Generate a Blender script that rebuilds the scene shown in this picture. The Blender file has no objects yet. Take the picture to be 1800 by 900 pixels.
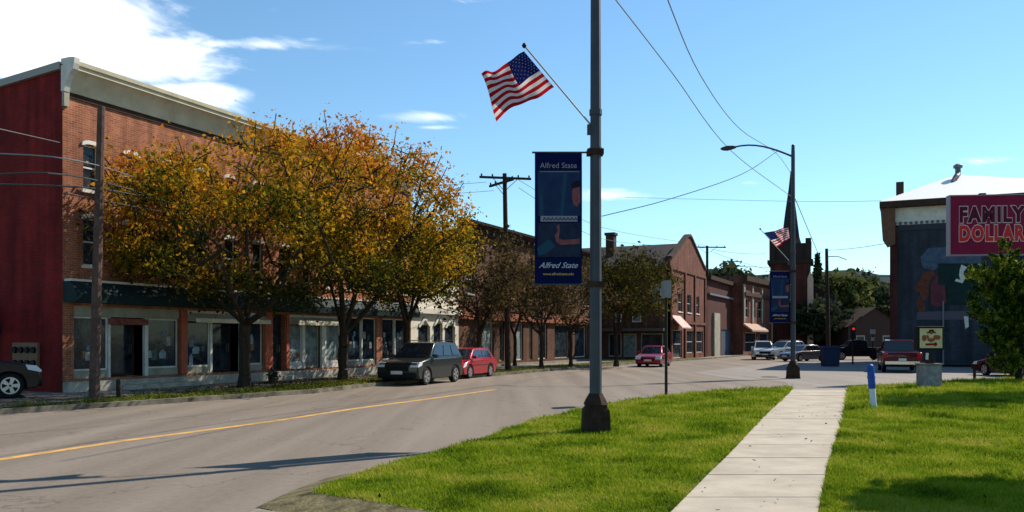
import bpy, bmesh, math, random
import numpy as np
from mathutils import Vector, Matrix
R = math.radians
random.seed(4)
rng = np.random.default_rng(7)
scene = bpy.context.scene
COL = scene.collection

# ------------------------------------------------------------------ camera, world, sun, exposure
H, F, HOR = 1.7, 1500.0, 598.0
cam_d = bpy.data.cameras.new('camera'); cam = bpy.data.objects.new('camera', cam_d); COL.objects.link(cam)
cam.location = (0, 0, H); cam.rotation_euler = (R(90), 0, 0)
cam_d.lens = 36.0 * F / 1800.0; cam_d.sensor_width = 36; cam_d.shift_y = (HOR - 450) / 1800.0
cam_d.clip_start = 0.1; cam_d.clip_end = 6000
scene.camera = cam
scene.render.resolution_x = 1024; scene.render.resolution_y = 512
scene.view_settings.view_transform = 'Standard'; scene.view_settings.look = 'None'
scene.view_settings.exposure = 0.60; scene.view_settings.gamma = 1.0
scene.view_settings.use_curve_mapping = False

SUN_EL = 40.5
SUN_DIR = Vector((0.815, 0.58, 0)).normalized()          # horizontal direction towards the sun
SUN_VEC = (SUN_DIR * math.cos(R(SUN_EL)) + Vector((0, 0, math.sin(R(SUN_EL))))).normalized()
sd = bpy.data.lights.new('sun', 'SUN'); sd.energy = 5.0; sd.angle = R(0.5); sd.color = (1.0, 0.90, 0.75)
sun = bpy.data.objects.new('sun', sd); COL.objects.link(sun)
sun.rotation_euler = SUN_VEC.to_track_quat('Z', 'Y').to_euler(); sun.location = (60, 50, 60)

world = bpy.data.worlds.new('World'); scene.world = world; world.use_nodes = True
wn = world.node_tree.nodes; wl = world.node_tree.links
for n in list(wn): wn.remove(n)
def wnode(t, **kw):
    n = wn.new(t)
    for k, v in kw.items(): setattr(n, k, v)
    return n
def wmath(op, a, b=None, c=None):
    n = wnode('ShaderNodeMath', operation=op)
    for i, v in enumerate((a, b, c)):
        if v is None: continue
        if isinstance(v, (int, float)): n.inputs[i].default_value = v
        else: wl.new(v, n.inputs[i])
    return n.outputs[0]
sky = wnode('ShaderNodeTexSky', sky_type='NISHITA'); sky.sun_disc = False
sky.sun_elevation = R(SUN_EL); sky.sun_rotation = math.atan2(SUN_DIR.x, SUN_DIR.y)
sky.altitude = 200; sky.air_density = 1.1; sky.dust_density = 0.0; sky.ozone_density = 3.0
SKY_TINT = (0.84, 1.04, 1.07, 1); SKY_STR = 0.103
tint = wnode('ShaderNodeMix', data_type='RGBA', blend_type='MULTIPLY'); tint.inputs[0].default_value = 1
wl.new(sky.outputs[0], tint.inputs[6]); tint.inputs[7].default_value = SKY_TINT
tc = wnode('ShaderNodeTexCoord'); sep = wnode('ShaderNodeSeparateXYZ'); wl.new(tc.outputs['Generated'], sep.inputs[0])
yy = wmath('MAXIMUM', sep.outputs[1], 0.05)
U = wmath('DIVIDE', sep.outputs[0], yy); V = wmath('DIVIDE', sep.outputs[2], yy)
# streaky noise on a cloud deck
cmb = wnode('ShaderNodeCombineXYZ'); wl.new(wmath('MULTIPLY', U, 5.0), cmb.inputs[0])
wl.new(wmath('ADD', wmath('MULTIPLY', V, 17.0), wmath('MULTIPLY', U, 3.0)), cmb.inputs[1])
nz = wnode('ShaderNodeTexNoise'); wl.new(cmb.outputs[0], nz.inputs['Vector'])
nz.inputs['Scale'].default_value = 1.0; nz.inputs['Detail'].default_value = 8; nz.inputs['Roughness'].default_value = 0.62
nz.inputs['Distortion'].default_value = 0.5
spots = [(60, 40, 260, 85, 1.4), (240, 100, 210, 60, 1.05), (400, 78, 210, 16, .75), (310, 165, 190, 26, .95), (20, 110, 140, 60, 1.0), (545, 70, 40, 7, .5), (350, 30, 70, 40, .42),
         (780, 74, 80, 9, .62), (765, 205, 75, 12, .55), (765, 224, 45, 5, .5), (1075, 342, 75, 16, .95),
         (1765, 281, 80, 11, .62), (830, 2, 60, 7, .4), (1300, 322, 40, 5, .35)]
tot = None
for (px, py, sx, sy, a) in spots:
    du = wmath('DIVIDE', wmath('SUBTRACT', U, (px - 900) / F), sx / F)
    dv = wmath('DIVIDE', wmath('SUBTRACT', V, (HOR - py) / F), sy / F)
    e = wmath('MULTIPLY', wmath('EXPONENT', wmath('MULTIPLY', wmath('ADD', wmath('MULTIPLY', du, du), wmath('MULTIPLY', dv, dv)), -1.0)), a)
    tot = e if tot is None else wmath('MAXIMUM', tot, e)
# cloud amount = smoothstep(noise + mask)
amt = wmath('ADD', wmath('MULTIPLY', wmath('SUBTRACT', nz.outputs[0], 0.5), 2.3), wmath('SUBTRACT', tot, 0.36))
mr = wnode('ShaderNodeMapRange', interpolation_type='SMOOTHSTEP'); wl.new(amt, mr.inputs[0])
mr.inputs[1].default_value = -0.05; mr.inputs[2].default_value = 0.7
front = wmath('GREATER_THAN', sep.outputs[1], 0.1)
cf = wmath('MULTIPLY', wmath('MULTIPLY', mr.outputs[0], front), wmath('MINIMUM', wmath('MULTIPLY', tot, 8.0), 1.0))
cm = wnode('ShaderNodeMix', data_type='RGBA'); wl.new(cf, cm.inputs[0]); wl.new(tint.outputs[2], cm.inputs[6]); cm.inputs[7].default_value = (10.0, 10.2, 10.5, 1)
bg = wnode('ShaderNodeBackground'); bg.inputs[1].default_value = SKY_STR; wl.new(cm.outputs[2], bg.inputs[0])
wo = wnode('ShaderNodeOutputWorld'); wl.new(bg.outputs[0], wo.inputs[0])

# ------------------------------------------------------------------ helpers
def G(px, py, z=0.0):
    Y = F * (H - z) / (py - HOR); return Vector(((px - 900) / F * Y, Y, z))
def at(px, py, Y):
    return Vector(((px - 900) / F * Y, Y, H + (HOR - py) / F * Y))

def lin(c):
    return tuple(((v / 255) / 12.92 if v / 255 <= .04045 else ((v / 255 + .055) / 1.055) ** 2.4) for v in c)

MATS = {}
def mat(name, col, rough=.7, var=.0, scale=3.0, col2=None, bump=0.0, bscale=30.0, metal=0.0, spec=.15, coords='Object', emit=None):
    if name in MATS: return MATS[name]
    m = bpy.data.materials.new(name); m.use_nodes = True; MATS[name] = m
    nt = m.node_tree; N = nt.nodes; L = nt.links; b = N['Principled BSDF']
    b.inputs['Roughness'].default_value = rough; b.inputs['Metallic'].default_value = metal
    b.inputs['Specular IOR Level'].default_value = spec
    b.inputs['Base Color'].default_value = (*col, 1)
    if emit: b.inputs['Emission Color'].default_value = (*emit[:3], 1); b.inputs['Emission Strength'].default_value = emit[3]
    if var or col2 or bump:
        t = N.new('ShaderNodeTexCoord')
    if var or col2:
        n = N.new('ShaderNodeTexNoise'); n.inputs['Scale'].default_value = scale; n.inputs['Detail'].default_value = 8
        n.inputs['Roughness'].default_value = .65; L.new(t.outputs[coords], n.inputs['Vector'])
        r = N.new('ShaderNodeValToRGB'); L.new(n.outputs[0], r.inputs[0])
        c2 = col2 or tuple(min(1, v * (1 + var)) for v in col); c1 = tuple(v * (1 - var) for v in col)
        r.color_ramp.elements[0].position = .32; r.color_ramp.elements[1].position = .68
        r.color_ramp.elements[0].color = (*(c1 if not col2 else col), 1); r.color_ramp.elements[1].color = (*c2, 1)
        L.new(r.outputs[0], b.inputs['Base Color'])
    if bump:
        n2 = N.new('ShaderNodeTexNoise'); n2.inputs['Scale'].default_value = bscale; n2.inputs['Detail'].default_value = 6
        L.new(t.outputs[coords], n2.inputs['Vector'])
        bp = N.new('ShaderNodeBump'); bp.inputs['Strength'].default_value = bump; bp.inputs['Distance'].default_value = .02
        L.new(n2.outputs[0], bp.inputs['Height']); L.new(bp.outputs[0], b.inputs['Normal'])
    return m

def brick(name, c1, c2, mortar, stain=.25, rough=.85, scale=1.0):
    m = bpy.data.materials.new(name); m.use_nodes = True; MATS[name] = m
    nt = m.node_tree; N = nt.nodes; L = nt.links; b = N['Principled BSDF']; b.inputs['Roughness'].default_value = rough; b.inputs['Specular IOR Level'].default_value = .15
    t = N.new('ShaderNodeTexCoord'); s = N.new('ShaderNodeSeparateXYZ'); L.new(t.outputs['Object'], s.inputs[0])
    a = N.new('ShaderNodeMath'); a.operation = 'ADD'; L.new(s.outputs[0], a.inputs[0]); L.new(s.outputs[1], a.inputs[1])
    c = N.new('ShaderNodeCombineXYZ'); L.new(a.outputs[0], c.inputs[0]); L.new(s.outputs[2], c.inputs[1])
    k = N.new('ShaderNodeTexBrick'); L.new(c.outputs[0], k.inputs[0])
    k.inputs['Color1'].default_value = (*c1, 1); k.inputs['Color2'].default_value = (*c2, 1); k.inputs['Mortar'].default_value = (*mortar, 1)
    k.inputs['Scale'].default_value = scale; k.inputs['Brick Width'].default_value = .22; k.inputs['Row Height'].default_value = .075
    k.inputs['Mortar Size'].default_value = .008; k.inputs['Bias'].default_value = -.1
    n = N.new('ShaderNodeTexNoise'); n.inputs['Scale'].default_value = .9; n.inputs['Detail'].default_value = 9; n.inputs['Roughness'].default_value = .7
    L.new(t.outputs['Object'], n.inputs['Vector'])
    mr_ = N.new('ShaderNodeMapRange'); L.new(n.outputs[0], mr_.inputs[0]); mr_.inputs[1].default_value = .3; mr_.inputs[2].default_value = .7
    mr_.inputs[3].default_value = 1 - stain; mr_.inputs[4].default_value = 1 + stain
    mx = N.new('ShaderNodeMix'); mx.data_type = 'RGBA'; mx.blend_type = 'MULTIPLY'; mx.inputs[0].default_value = 1
    mp_ = N.new('ShaderNodeMapping'); mp_.inputs['Scale'].default_value = (2.2, 2.2, .22); L.new(t.outputs['Object'], mp_.inputs[0])
    ns = N.new('ShaderNodeTexNoise'); ns.inputs['Scale'].default_value = 1.0; ns.inputs['Detail'].default_value = 7; L.new(mp_.outputs[0], ns.inputs['Vector'])
    ms_ = N.new('ShaderNodeMapRange'); L.new(ns.outputs[0], ms_.inputs[0]); ms_.inputs[1].default_value = .35; ms_.inputs[2].default_value = .62; ms_.inputs[3].default_value = .62; ms_.inputs[4].default_value = 1.08
    mm_ = N.new('ShaderNodeMath'); mm_.operation = 'MULTIPLY'; L.new(mr_.outputs[0], mm_.inputs[0]); L.new(ms_.outputs[0], mm_.inputs[1])
    L.new(k.outputs[0], mx.inputs[6]); L.new(mm_.outputs[0], mx.inputs[7]); L.new(mx.outputs[2], b.inputs['Base Color'])
    bp = N.new('ShaderNodeBump'); bp.inputs['Strength'].default_value = .4; bp.inputs['Distance'].default_value = .01
    L.new(k.outputs[1], bp.inputs['Height']); bp.invert = True; L.new(bp.outputs[0], b.inputs['Normal'])
    return m

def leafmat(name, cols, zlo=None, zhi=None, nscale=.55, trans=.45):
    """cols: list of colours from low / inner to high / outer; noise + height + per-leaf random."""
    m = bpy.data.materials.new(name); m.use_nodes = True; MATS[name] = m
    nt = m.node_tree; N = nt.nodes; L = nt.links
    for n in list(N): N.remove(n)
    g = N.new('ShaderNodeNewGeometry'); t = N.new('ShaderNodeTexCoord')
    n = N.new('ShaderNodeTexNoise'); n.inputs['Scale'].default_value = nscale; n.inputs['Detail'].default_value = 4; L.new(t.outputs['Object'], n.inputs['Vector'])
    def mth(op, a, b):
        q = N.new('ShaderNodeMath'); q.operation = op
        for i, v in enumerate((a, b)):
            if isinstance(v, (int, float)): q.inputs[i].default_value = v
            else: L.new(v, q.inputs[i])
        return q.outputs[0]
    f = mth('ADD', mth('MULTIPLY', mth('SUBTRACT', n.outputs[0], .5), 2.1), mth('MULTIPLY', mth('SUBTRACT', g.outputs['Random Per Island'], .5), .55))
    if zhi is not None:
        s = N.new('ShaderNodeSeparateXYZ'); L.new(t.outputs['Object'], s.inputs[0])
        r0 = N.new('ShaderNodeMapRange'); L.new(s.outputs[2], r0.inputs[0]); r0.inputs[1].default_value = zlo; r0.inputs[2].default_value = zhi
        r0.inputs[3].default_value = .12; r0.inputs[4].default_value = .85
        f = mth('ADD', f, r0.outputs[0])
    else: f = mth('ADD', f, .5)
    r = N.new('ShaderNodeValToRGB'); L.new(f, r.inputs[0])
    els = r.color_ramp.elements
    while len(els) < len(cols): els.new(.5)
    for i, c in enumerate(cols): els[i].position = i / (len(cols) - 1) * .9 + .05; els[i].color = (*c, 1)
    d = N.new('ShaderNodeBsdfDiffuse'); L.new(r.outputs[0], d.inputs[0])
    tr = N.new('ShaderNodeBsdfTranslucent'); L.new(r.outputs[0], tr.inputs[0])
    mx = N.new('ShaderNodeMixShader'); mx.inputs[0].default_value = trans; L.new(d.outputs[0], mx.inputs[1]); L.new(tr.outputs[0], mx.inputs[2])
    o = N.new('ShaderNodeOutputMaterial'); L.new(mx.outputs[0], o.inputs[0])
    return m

class MB:
    def __init__(s): s.v = []; s.f = []; s.mi = []
    def quad(s, a, b, c, d, mi=0):
        i = len(s.v); s.v += [tuple(a), tuple(b), tuple(c), tuple(d)]; s.f.append((i, i + 1, i + 2, i + 3)); s.mi.append(mi); return s
    def poly(s, pts, mi=0):
        i = len(s.v); s.v += [tuple(p) for p in pts]; s.f.append(tuple(range(i, i + len(pts)))); s.mi.append(mi); return s
    def box(s, x0, x1, y0, y1, z0, z1, mi=0):
        i = len(s.v)
        s.v += [(x, y, z) for z in (z0, z1) for (x, y) in ((x0, y0), (x1, y0), (x1, y1), (x0, y1))]
        for f in ((0, 3, 2, 1), (4, 5, 6, 7), (0, 1, 5, 4), (1, 2, 6, 5), (2, 3, 7, 6), (3, 0, 4, 7)):
            s.f.append(tuple(i + k for k in f)); s.mi.append(mi)
        return s
    def prism(s, pts, h0, h1, axis='x', mi=0):
        """extrude polygon pts (2D) along axis between h0 and h1. axis x: pts=(y,z); y: pts=(x,z); z: pts=(x,y)"""
        def P(p, h): return {'x': (h, p[0], p[1]), 'y': (p[0], h, p[1]), 'z': (p[0], p[1], h)}[axis]
        i = len(s.v); n = len(pts)
        s.v += [P(p, h0) for p in pts] + [P(p, h1) for p in pts]
        s.f.append(tuple(range(i + n - 1, i - 1, -1))); s.f.append(tuple(range(i + n, i + 2 * n))); s.mi += [mi, mi]
        for k in range(n):
            l = (k + 1) % n; s.f.append((i + k, i + l, i + n + l, i + n + k)); s.mi.append(mi)
        return s
    def tube(s, pts, rad, n=8, mi=0, cap=True):
        pts = [Vector(p) for p in pts]; rads = rad if isinstance(rad, (list, tuple)) else [rad] * len(pts)
        rings = []; up = None
        for k, p in enumerate(pts):
            d = (pts[min(k + 1, len(pts) - 1)] - pts[max(k - 1, 0)]).normalized()
            if up is None: up = Vector((0, 0, 1)) if abs(d.z) < .9 else Vector((1, 0, 0))
            a = d.cross(up).normalized(); b = d.cross(a).normalized()
            i = len(s.v)
            for j in range(n):
                t = 2 * math.pi * (j + .5) / n; s.v.append(tuple(p + (a * math.cos(t) + b * math.sin(t)) * rads[k]))
            rings.append(i)
        for k in range(len(rings) - 1):
            for j in range(n):
                l = (j + 1) % n; s.f.append((rings[k] + j, rings[k] + l, rings[k + 1] + l, rings[k + 1] + j)); s.mi.append(mi)
        if cap:
            s.f.append(tuple(rings[0] + j for j in range(n - 1, -1, -1))); s.f.append(tuple(rings[-1] + j for j in range(n))); s.mi += [mi, mi]
        return s
    def lathe(s, prof, c=(0, 0, 0), n=16, mi=0, axis='z'):
        rings = []
        for (r, h) in prof:
            i = len(s.v)
            for j in range(n):
                t = 2 * math.pi * (j + .5) / n; a, b = r * math.cos(t), r * math.sin(t)
                p = {'z': (a, b, h), 'y': (a, h, b), 'x': (h, a, b)}[axis]
                s.v.append((c[0] + p[0], c[1] + p[1], c[2] + p[2]))
            rings.append(i)
        for k in range(len(rings) - 1):
            for j in range(n):
                l = (j + 1) % n; s.f.append((rings[k] + j, rings[k] + l, rings[k + 1] + l, rings[k + 1] + j)); s.mi.append(mi)
        s.f.append(tuple(rings[0] + j for j in range(n - 1, -1, -1))); s.f.append(tuple(rings[-1] + j for j in range(n))); s.mi += [mi, mi]
        return s
    def build(s, name, m, parent=None, smooth=False, bevel=0, loc=None, fixn=True, label=None):
        me = bpy.data.meshes.new(name); me.from_pydata(s.v, [], s.f)
        ms = m if isinstance(m, (list, tuple)) else [m]
        for q in ms: me.materials.append(q)
        if len(ms) > 1: me.polygons.foreach_set('material_index', s.mi)
        if fixn:
            bm = bmesh.new(); bm.from_mesh(me)
            bmesh.ops.recalc_face_normals(bm, faces=bm.faces); bm.to_mesh(me); bm.free()
        if smooth:
            me.polygons.foreach_set('use_smooth', [True] * len(me.polygons)); me.set_sharp_from_angle(angle=R(35))
        me.update()
        o = bpy.data.objects.new(name, me); COL.objects.link(o)
        if parent: o.parent = parent
        if loc is not None: o.location = loc
        if label: o['label'] = label
        if bevel:
            bv = o.modifiers.new('bevel', 'BEVEL'); bv.width = bevel; bv.segments = 2; bv.limit_method = 'ANGLE'; bv.angle_limit = R(30)
        return o

def tag(o, label=None, cat=None, group=None, kind=None):
    if label: o['label'] = label
    if cat: o['category'] = cat
    if group: o['group'] = group
    if kind: o['kind'] = kind
    return o
def thing(name, label, cat, loc=(0, 0, 0), rz=0.0, group=None):
    o = bpy.data.objects.new(name, None); COL.objects.link(o); o.location = loc; o.rotation_euler = (0, 0, rz)
    o.empty_display_size = .3
    return tag(o, label, cat, group)
def copy_tree(o, parent=None):
    c = o.copy(); COL.objects.link(c); c.parent = parent
    for ch in list(o.children): copy_tree(ch, c)
    return c
def text_mesh(name, s, size, m, parent, loc, rx=90, rz=0, offset=0.0, extrude=.004, shear=0.0, align='CENTER', sx=1.0, spacing=1.0):
    cu = bpy.data.curves.new(name, 'FONT'); cu.body = s; cu.size = size; cu.extrude = extrude; cu.offset = offset; cu.shear = shear
    cu.align_x = align; cu.align_y = 'CENTER'; cu.space_character = spacing; cu.resolution_u = 3
    tmp = bpy.data.objects.new('tmp', cu); COL.objects.link(tmp)
    dg = bpy.context.evaluated_depsgraph_get(); me = bpy.data.meshes.new_from_object(tmp.evaluated_get(dg))
    bpy.data.objects.remove(tmp); me.materials.clear(); me.materials.append(m); me.name = name
    o = bpy.data.objects.new(name, me); COL.objects.link(o); o.parent = parent
    o.location = loc; o.rotation_euler = (R(rx), 0, R(rz)); o.scale = (sx, 1, 1)
    return o

# ------------------------------------------------------------------ materials
M_grass = mat('lawn', (.05, .085, .010), .9, scale=1.6, col2=(.17, .20, .025), bump=.5, bscale=18)
def asphalt(name, c1, c2):
    m = bpy.data.materials.new(name); m.use_nodes = True; MATS[name] = m
    N = m.node_tree.nodes; L = m.node_tree.links; b = N['Principled BSDF']; b.inputs['Roughness'].default_value = .9; b.inputs['Specular IOR Level'].default_value = .25
    t = N.new('ShaderNodeTexCoord')
    mp = N.new('ShaderNodeMapping'); mp.inputs['Rotation'].default_value = (0, 0, R(22)); mp.inputs['Scale'].default_value = (1.2, .06, 1); L.new(t.outputs['Object'], mp.inputs[0])
    n1 = N.new('ShaderNodeTexNoise'); n1.inputs['Scale'].default_value = 1.0; n1.inputs['Detail'].default_value = 6; L.new(mp.outputs[0], n1.inputs['Vector'])
    n2 = N.new('ShaderNodeTexNoise'); n2.inputs['Scale'].default_value = 9; n2.inputs['Detail'].default_value = 10; n2.inputs['Roughness'].default_value = .8; L.new(t.outputs['Object'], n2.inputs['Vector'])
    a = N.new('ShaderNodeMath'); a.operation = 'ADD'; L.new(n1.outputs[0], a.inputs[0]); L.new(n2.outputs[0], a.inputs[1])
    r = N.new('ShaderNodeValToRGB'); L.new(a.outputs[0], r.inputs[0])
    hm = N.new('ShaderNodeMath'); hm.operation = 'MULTIPLY'; hm.inputs[1].default_value = .5; L.new(a.outputs[0], hm.inputs[0]); L.new(hm.outputs[0], r.inputs[0])
    r.color_ramp.elements[0].position = .38; r.color_ramp.elements[1].position = .62
    r.color_ramp.elements[0].color = (*c1, 1); r.color_ramp.elements[1].color = (*c2, 1)
    # cracks
    vo = N.new('ShaderNodeTexVoronoi'); vo.feature = 'DISTANCE_TO_EDGE'; vo.inputs['Scale'].default_value = .22
    nz2 = N.new('ShaderNodeTexNoise'); nz2.inputs['Scale'].default_value = 1.2; nz2.inputs['Detail'].default_value = 5; L.new(t.outputs['Object'], nz2.inputs['Vector'])
    vm = N.new('ShaderNodeVectorMath'); vm.operation = 'ADD'; L.new(t.outputs['Object'], vm.inputs[0])
    vs = N.new('ShaderNodeVectorMath'); vs.operation = 'SCALE'; vs.inputs['Scale'].default_value = 2.2; L.new(nz2.outputs['Color'], vs.inputs[0]); L.new(vs.outputs[0], vm.inputs[1])
    L.new(vm.outputs[0], vo.inputs['Vector'])
    cr = N.new('ShaderNodeMapRange'); L.new(vo.outputs['Distance'], cr.inputs[0]); cr.inputs[1].default_value = .0; cr.inputs[2].default_value = .009; cr.inputs[3].default_value = .66; cr.inputs[4].default_value = 1
    mx = N.new('ShaderNodeMix'); mx.data_type = 'RGBA'; mx.blend_type = 'MULTIPLY'; mx.inputs[0].default_value = 1
    L.new(r.outputs[0], mx.inputs[6]); L.new(cr.outputs[0], mx.inputs[7]); L.new(mx.outputs[2], b.inputs['Base Color'])
    bp = N.new('ShaderNodeBump'); bp.inputs['Strength'].default_value = .5; bp.inputs['Distance'].default_value = .01
    n3 = N.new('ShaderNodeTexNoise'); n3.inputs['Scale'].default_value = 60; L.new(t.outputs['Object'], n3.inputs['Vector'])
    L.new(n3.outputs[0], bp.inputs['Height']); L.new(bp.outputs[0], b.inputs['Normal'])
    return m
M_road = asphalt('worn_asphalt', (.135, .110, .086), (.215, .178, .145))
M_side = asphalt('side_asphalt', (.17, .15, .132), (.245, .218, .195))
M_conc = mat('pale_concrete', (.31, .27, .215), .9, scale=1.3, col2=(.44, .39, .315), bump=.3, bscale=50)
M_conc2 = mat('old_concrete', (.11, .10, .085), .9, scale=3, col2=(.28, .25, .2), bump=.3, bscale=30)
M_kerb = mat('kerb_concrete', (.05, .045, .03), .9, scale=1.5, col2=(.2, .18, .14))
M_yellow = mat('yellow_paint', (.30, .20, .11), .85, scale=4, col2=(.66, .36, .08))
M_dirt = mat('gravel', (.11, .085, .055), .95, scale=12, col2=(.36, .30, .225), bump=.8, bscale=40)
M_brick1 = brick('orange_brick', (.34, .115, .055), (.22, .065, .03), (.34, .2, .14), .35)
M_brickred = brick('maroon_painted_brick', (.21, .015, .013), (.17, .011, .011), (.12, .009, .009), .35)
M_brick2 = brick('brown_brick', (.12, .045, .025), (.07, .025, .015), (.13, .09, .06), .35)
M_brick3 = brick('pinkish_brick', (.175, .055, .034), (.105, .032, .02), (.16, .095, .07), .4)
M_brick4 = brick('dark_red_brick', (.09, .02, .016), (.055, .012, .011), (.07, .04, .03), .3)
M_brick5 = brick('sunlit_brick', (.42, .15, .075), (.28, .09, .045), (.34, .2, .14), .35)
M_cream = mat('cream_trim', (.20, .19, .14), .7, scale=2, col2=(.34, .32, .25))
M_white = mat('white_trim', (.48, .46, .40), .7, scale=2, col2=(.66, .63, .57))
M_dkgreen = mat('dark_green_awning', (.006, .018, .02), .7, scale=2, col2=(.012, .028, .03))
M_dkbrown = mat('dark_brown_trim', (.03, .018, .012), .8, scale=3, col2=(.06, .035, .025))
M_glass = mat('shop_glass', (.003, .004, .006), .09, scale=2.6, col2=(.035, .048, .062), spec=.22, bump=.15, bscale=2.5)
M_glassp = mat('pale_glass', (.05, .075, .08), .15, scale=2.5, col2=(.28, .32, .30), spec=.3)
M_black = mat('black', (.008, .008, .009), .6)
M_slate = mat('dark_slate', (.018, .015, .016), .9, scale=2, col2=(.035, .03, .032), bump=.4, bscale=10)
M_steel = mat('painted_pole', (.028, .032, .042), .5, scale=3, col2=(.048, .053, .068), metal=0, spec=.3)
M_rust = mat('rusty_iron', (.02, .011, .008), .85, scale=6, col2=(.05, .03, .02), bump=.4, bscale=20)
M_wood = mat('weathered_wood', (.055, .032, .026), .9, scale=5, col2=(.12, .075, .06), bump=.6, bscale=14)
M_wooddk = mat('creosote_wood', (.022, .015, .011), .9, scale=5, col2=(.045, .03, .022), bump=.5, bscale=14)
M_bark = mat('dark_bark', (.022, .015, .010), .95, scale=6, col2=(.05, .036, .025), bump=.8, bscale=12)
M_wire = mat('cable_sheath', (.05, .055, .055), .6)
M_wirepale = mat('bare_aluminium_cable', (.16, .2, .2), .5, metal=.4)
M_rubber = mat('rubber', (.01, .01, .011), .8)
M_rim = mat('alloy', (.45, .45, .46), .3, metal=.8)
M_chrome = mat('chrome', (.6, .6, .62), .15, metal=1)
M_cglass = mat('car_glass', (.008, .012, .018), .05, spec=.5)
M_lamp = mat('headlamp_glass', (.6, .62, .64), .1, spec=.8)
M_tail = mat('tail_lamp_glass', (.35, .01, .01), .2)
M_red = mat('flag_red', (.36, .012, .02), .8); M_fwhite = mat('flag_white', (.72, .7, .68), .8); M_fblue = mat('flag_blue', (.012, .018, .11), .8)
def paint(name, c, rough=.25, metal=.3):
    m = mat(name, c, rough, metal=metal); b = m.node_tree.nodes['Principled BSDF']; b.inputs['Coat Weight'].default_value = .45; b.inputs['Coat Roughness'].default_value = .06; return m

# ------------------------------------------------------------------ the setting
ROADZ = -0.12
def sheet(name, pts, m, z, kind='structure'):
    mb = MB(); mb.poly([(p[0], p[1], z) for p in pts]); o = mb.build(name, m); tag(o, kind=kind)
    if o.data.polygons[0].normal.z < 0: o.data.flip_normals()
    return o
g = sheet('ground', [(-2500, -200), (2500, -200), (2500, 4000), (-2500, 4000)], mat('far_ground', (.05, .07, .02), .95, scale=.3, col2=(.1, .1, .04)), -.16)
D = Vector((.427, .904, 0)).normalized(); NL = Vector((-D.y, D.x, 0))     # street direction and its left normal
kerb_px = [(-700, 776), (-300, 749), (0, 729), (300, 709), (560, 691), (640, 681), (760, 670), (870, 661), (940, 654.5), (1035, 646), (1110, 640), (1180, 635.5), (1250, 631)]
kerbL = [G(x, y, ROADZ) for x, y in kerb_px]
kerbL.append(kerbL[-1] + D * 60); kerbL.append(kerbL[-1] + D * 200)
# main road: one sheet from the left kerb to far right
road_pts = [(p.x, p.y) for p in kerbL] + [(260, 340), (120, 20), (40, -10), (-40, -10)]
sheet('main_road', road_pts, M_road, ROADZ)
# left block with kerb face
def slab(name, pts, z0, z1, m, kind='structure', mside=None):
    mb = MB(); n = len(pts)
    mb.poly([(p[0], p[1], z1) for p in pts], 0)
    for i in range(n):
        a, b = pts[i], pts[(i + 1) % n]; mb.quad((a[0], a[1], z0), (b[0], b[1], z0), (b[0], b[1], z1), (a[0], a[1], z1), 1)
    o = mb.build(name, [m, mside or m]); tag(o, kind=kind); return o
inner = [p + NL * .16 + Vector((-.05, .02, 0)) for p in kerbL]
# kerb as its own raised strip
mb = MB()
for i in range(len(kerbL) - 1):
    a, b, c, d = kerbL[i], kerbL[i + 1], inner[i + 1], inner[i]
    mb.quad((a.x, a.y, ROADZ - .03), (b.x, b.y, ROADZ - .03), (b.x, b.y, .012), (a.x, a.y, .012)); mb.quad((a.x, a.y, .012), (b.x, b.y, .012), (c.x, c.y, .012), (d.x, d.y, .012))
tag(mb.build('kerb', M_kerb), kind='structure')
slab('left_pavement', [(p.x, p.y) for p in inner] + [(20, 380), (-200, 300), (-120, 10)], -.15, 0.0, M_conc2)
verge_out = [p + NL * 2.1 for p in inner[:13]]
mb = MB()
for i in range(2, 12):
    a, b, c, d = inner[i], inner[i + 1], verge_out[i + 1], verge_out[i]
    mb.quad((a.x, a.y, .006), (b.x, b.y, .006), (c.x, c.y, .03), (d.x, d.y, .03))
M_verge = mat('verge_grass', (.04, .055, .012), .95, scale=1.3, col2=(.12, .125, .02), bump=.6, bscale=14)
tag(mb.build('grass_verge', M_verge), kind='structure')
# dark driveway at far left
sheet('driveway', [(p.x, p.y) for p in inner[0:3]] + [(inner[3].x - 1.6, inner[3].y - .3), (-13.6, 25.6), (-40, 36)], mat('dark_asphalt', (.06, .055, .055), .9, scale=3, col2=(.1, .09, .09)), .036)
# yellow centre line
yl_px = [(-700, 916), (-300, 853), (0, 808), (225, 774), (450, 745), (620, 719), (760, 700.5), (870, 685)]
yl = [G(x, y, ROADZ) for x, y in yl_px]; e = (yl[-1] - yl[-2]).normalized(); 
mb = MB()
for k in (0,):
    for i in range(len(yl) - 1):
        t0 = (yl[i + 1] - yl[max(i - 1, 0)]).normalized(); t1 = (yl[min(i + 2, len(yl) - 1)] - yl[i]).normalized()
        n0 = Vector((-t0.y, t0.x, 0)); n1 = Vector((-t1.y, t1.x, 0)); w = .11
        mb.quad(*[(q.x, q.y, ROADZ + .004) for q in (yl[i] + n0 * (k - w), yl[i + 1] + n1 * (k - w), yl[i + 1] + n1 * (k + w), yl[i] + n0 * (k + w))])
tag(mb.build('road_marking', M_yellow), kind='structure')
# side street / forecourt beyond the lawn
sp = [G(1215, 655, ROADZ), G(1290, 666, ROADZ), G(1380, 672, ROADZ), G(1400, 690, ROADZ), G(1500, 692, ROADZ), G(1800, 682, ROADZ), G(2300, 675, ROADZ), Vector((90, 70, 0)), Vector((60, 95, 0)), G(1420, 634, ROADZ), G(1330, 641, ROADZ)]
sheet('side_street', [(p.x, p.y) for p in sp], M_side, ROADZ + .004)

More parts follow.
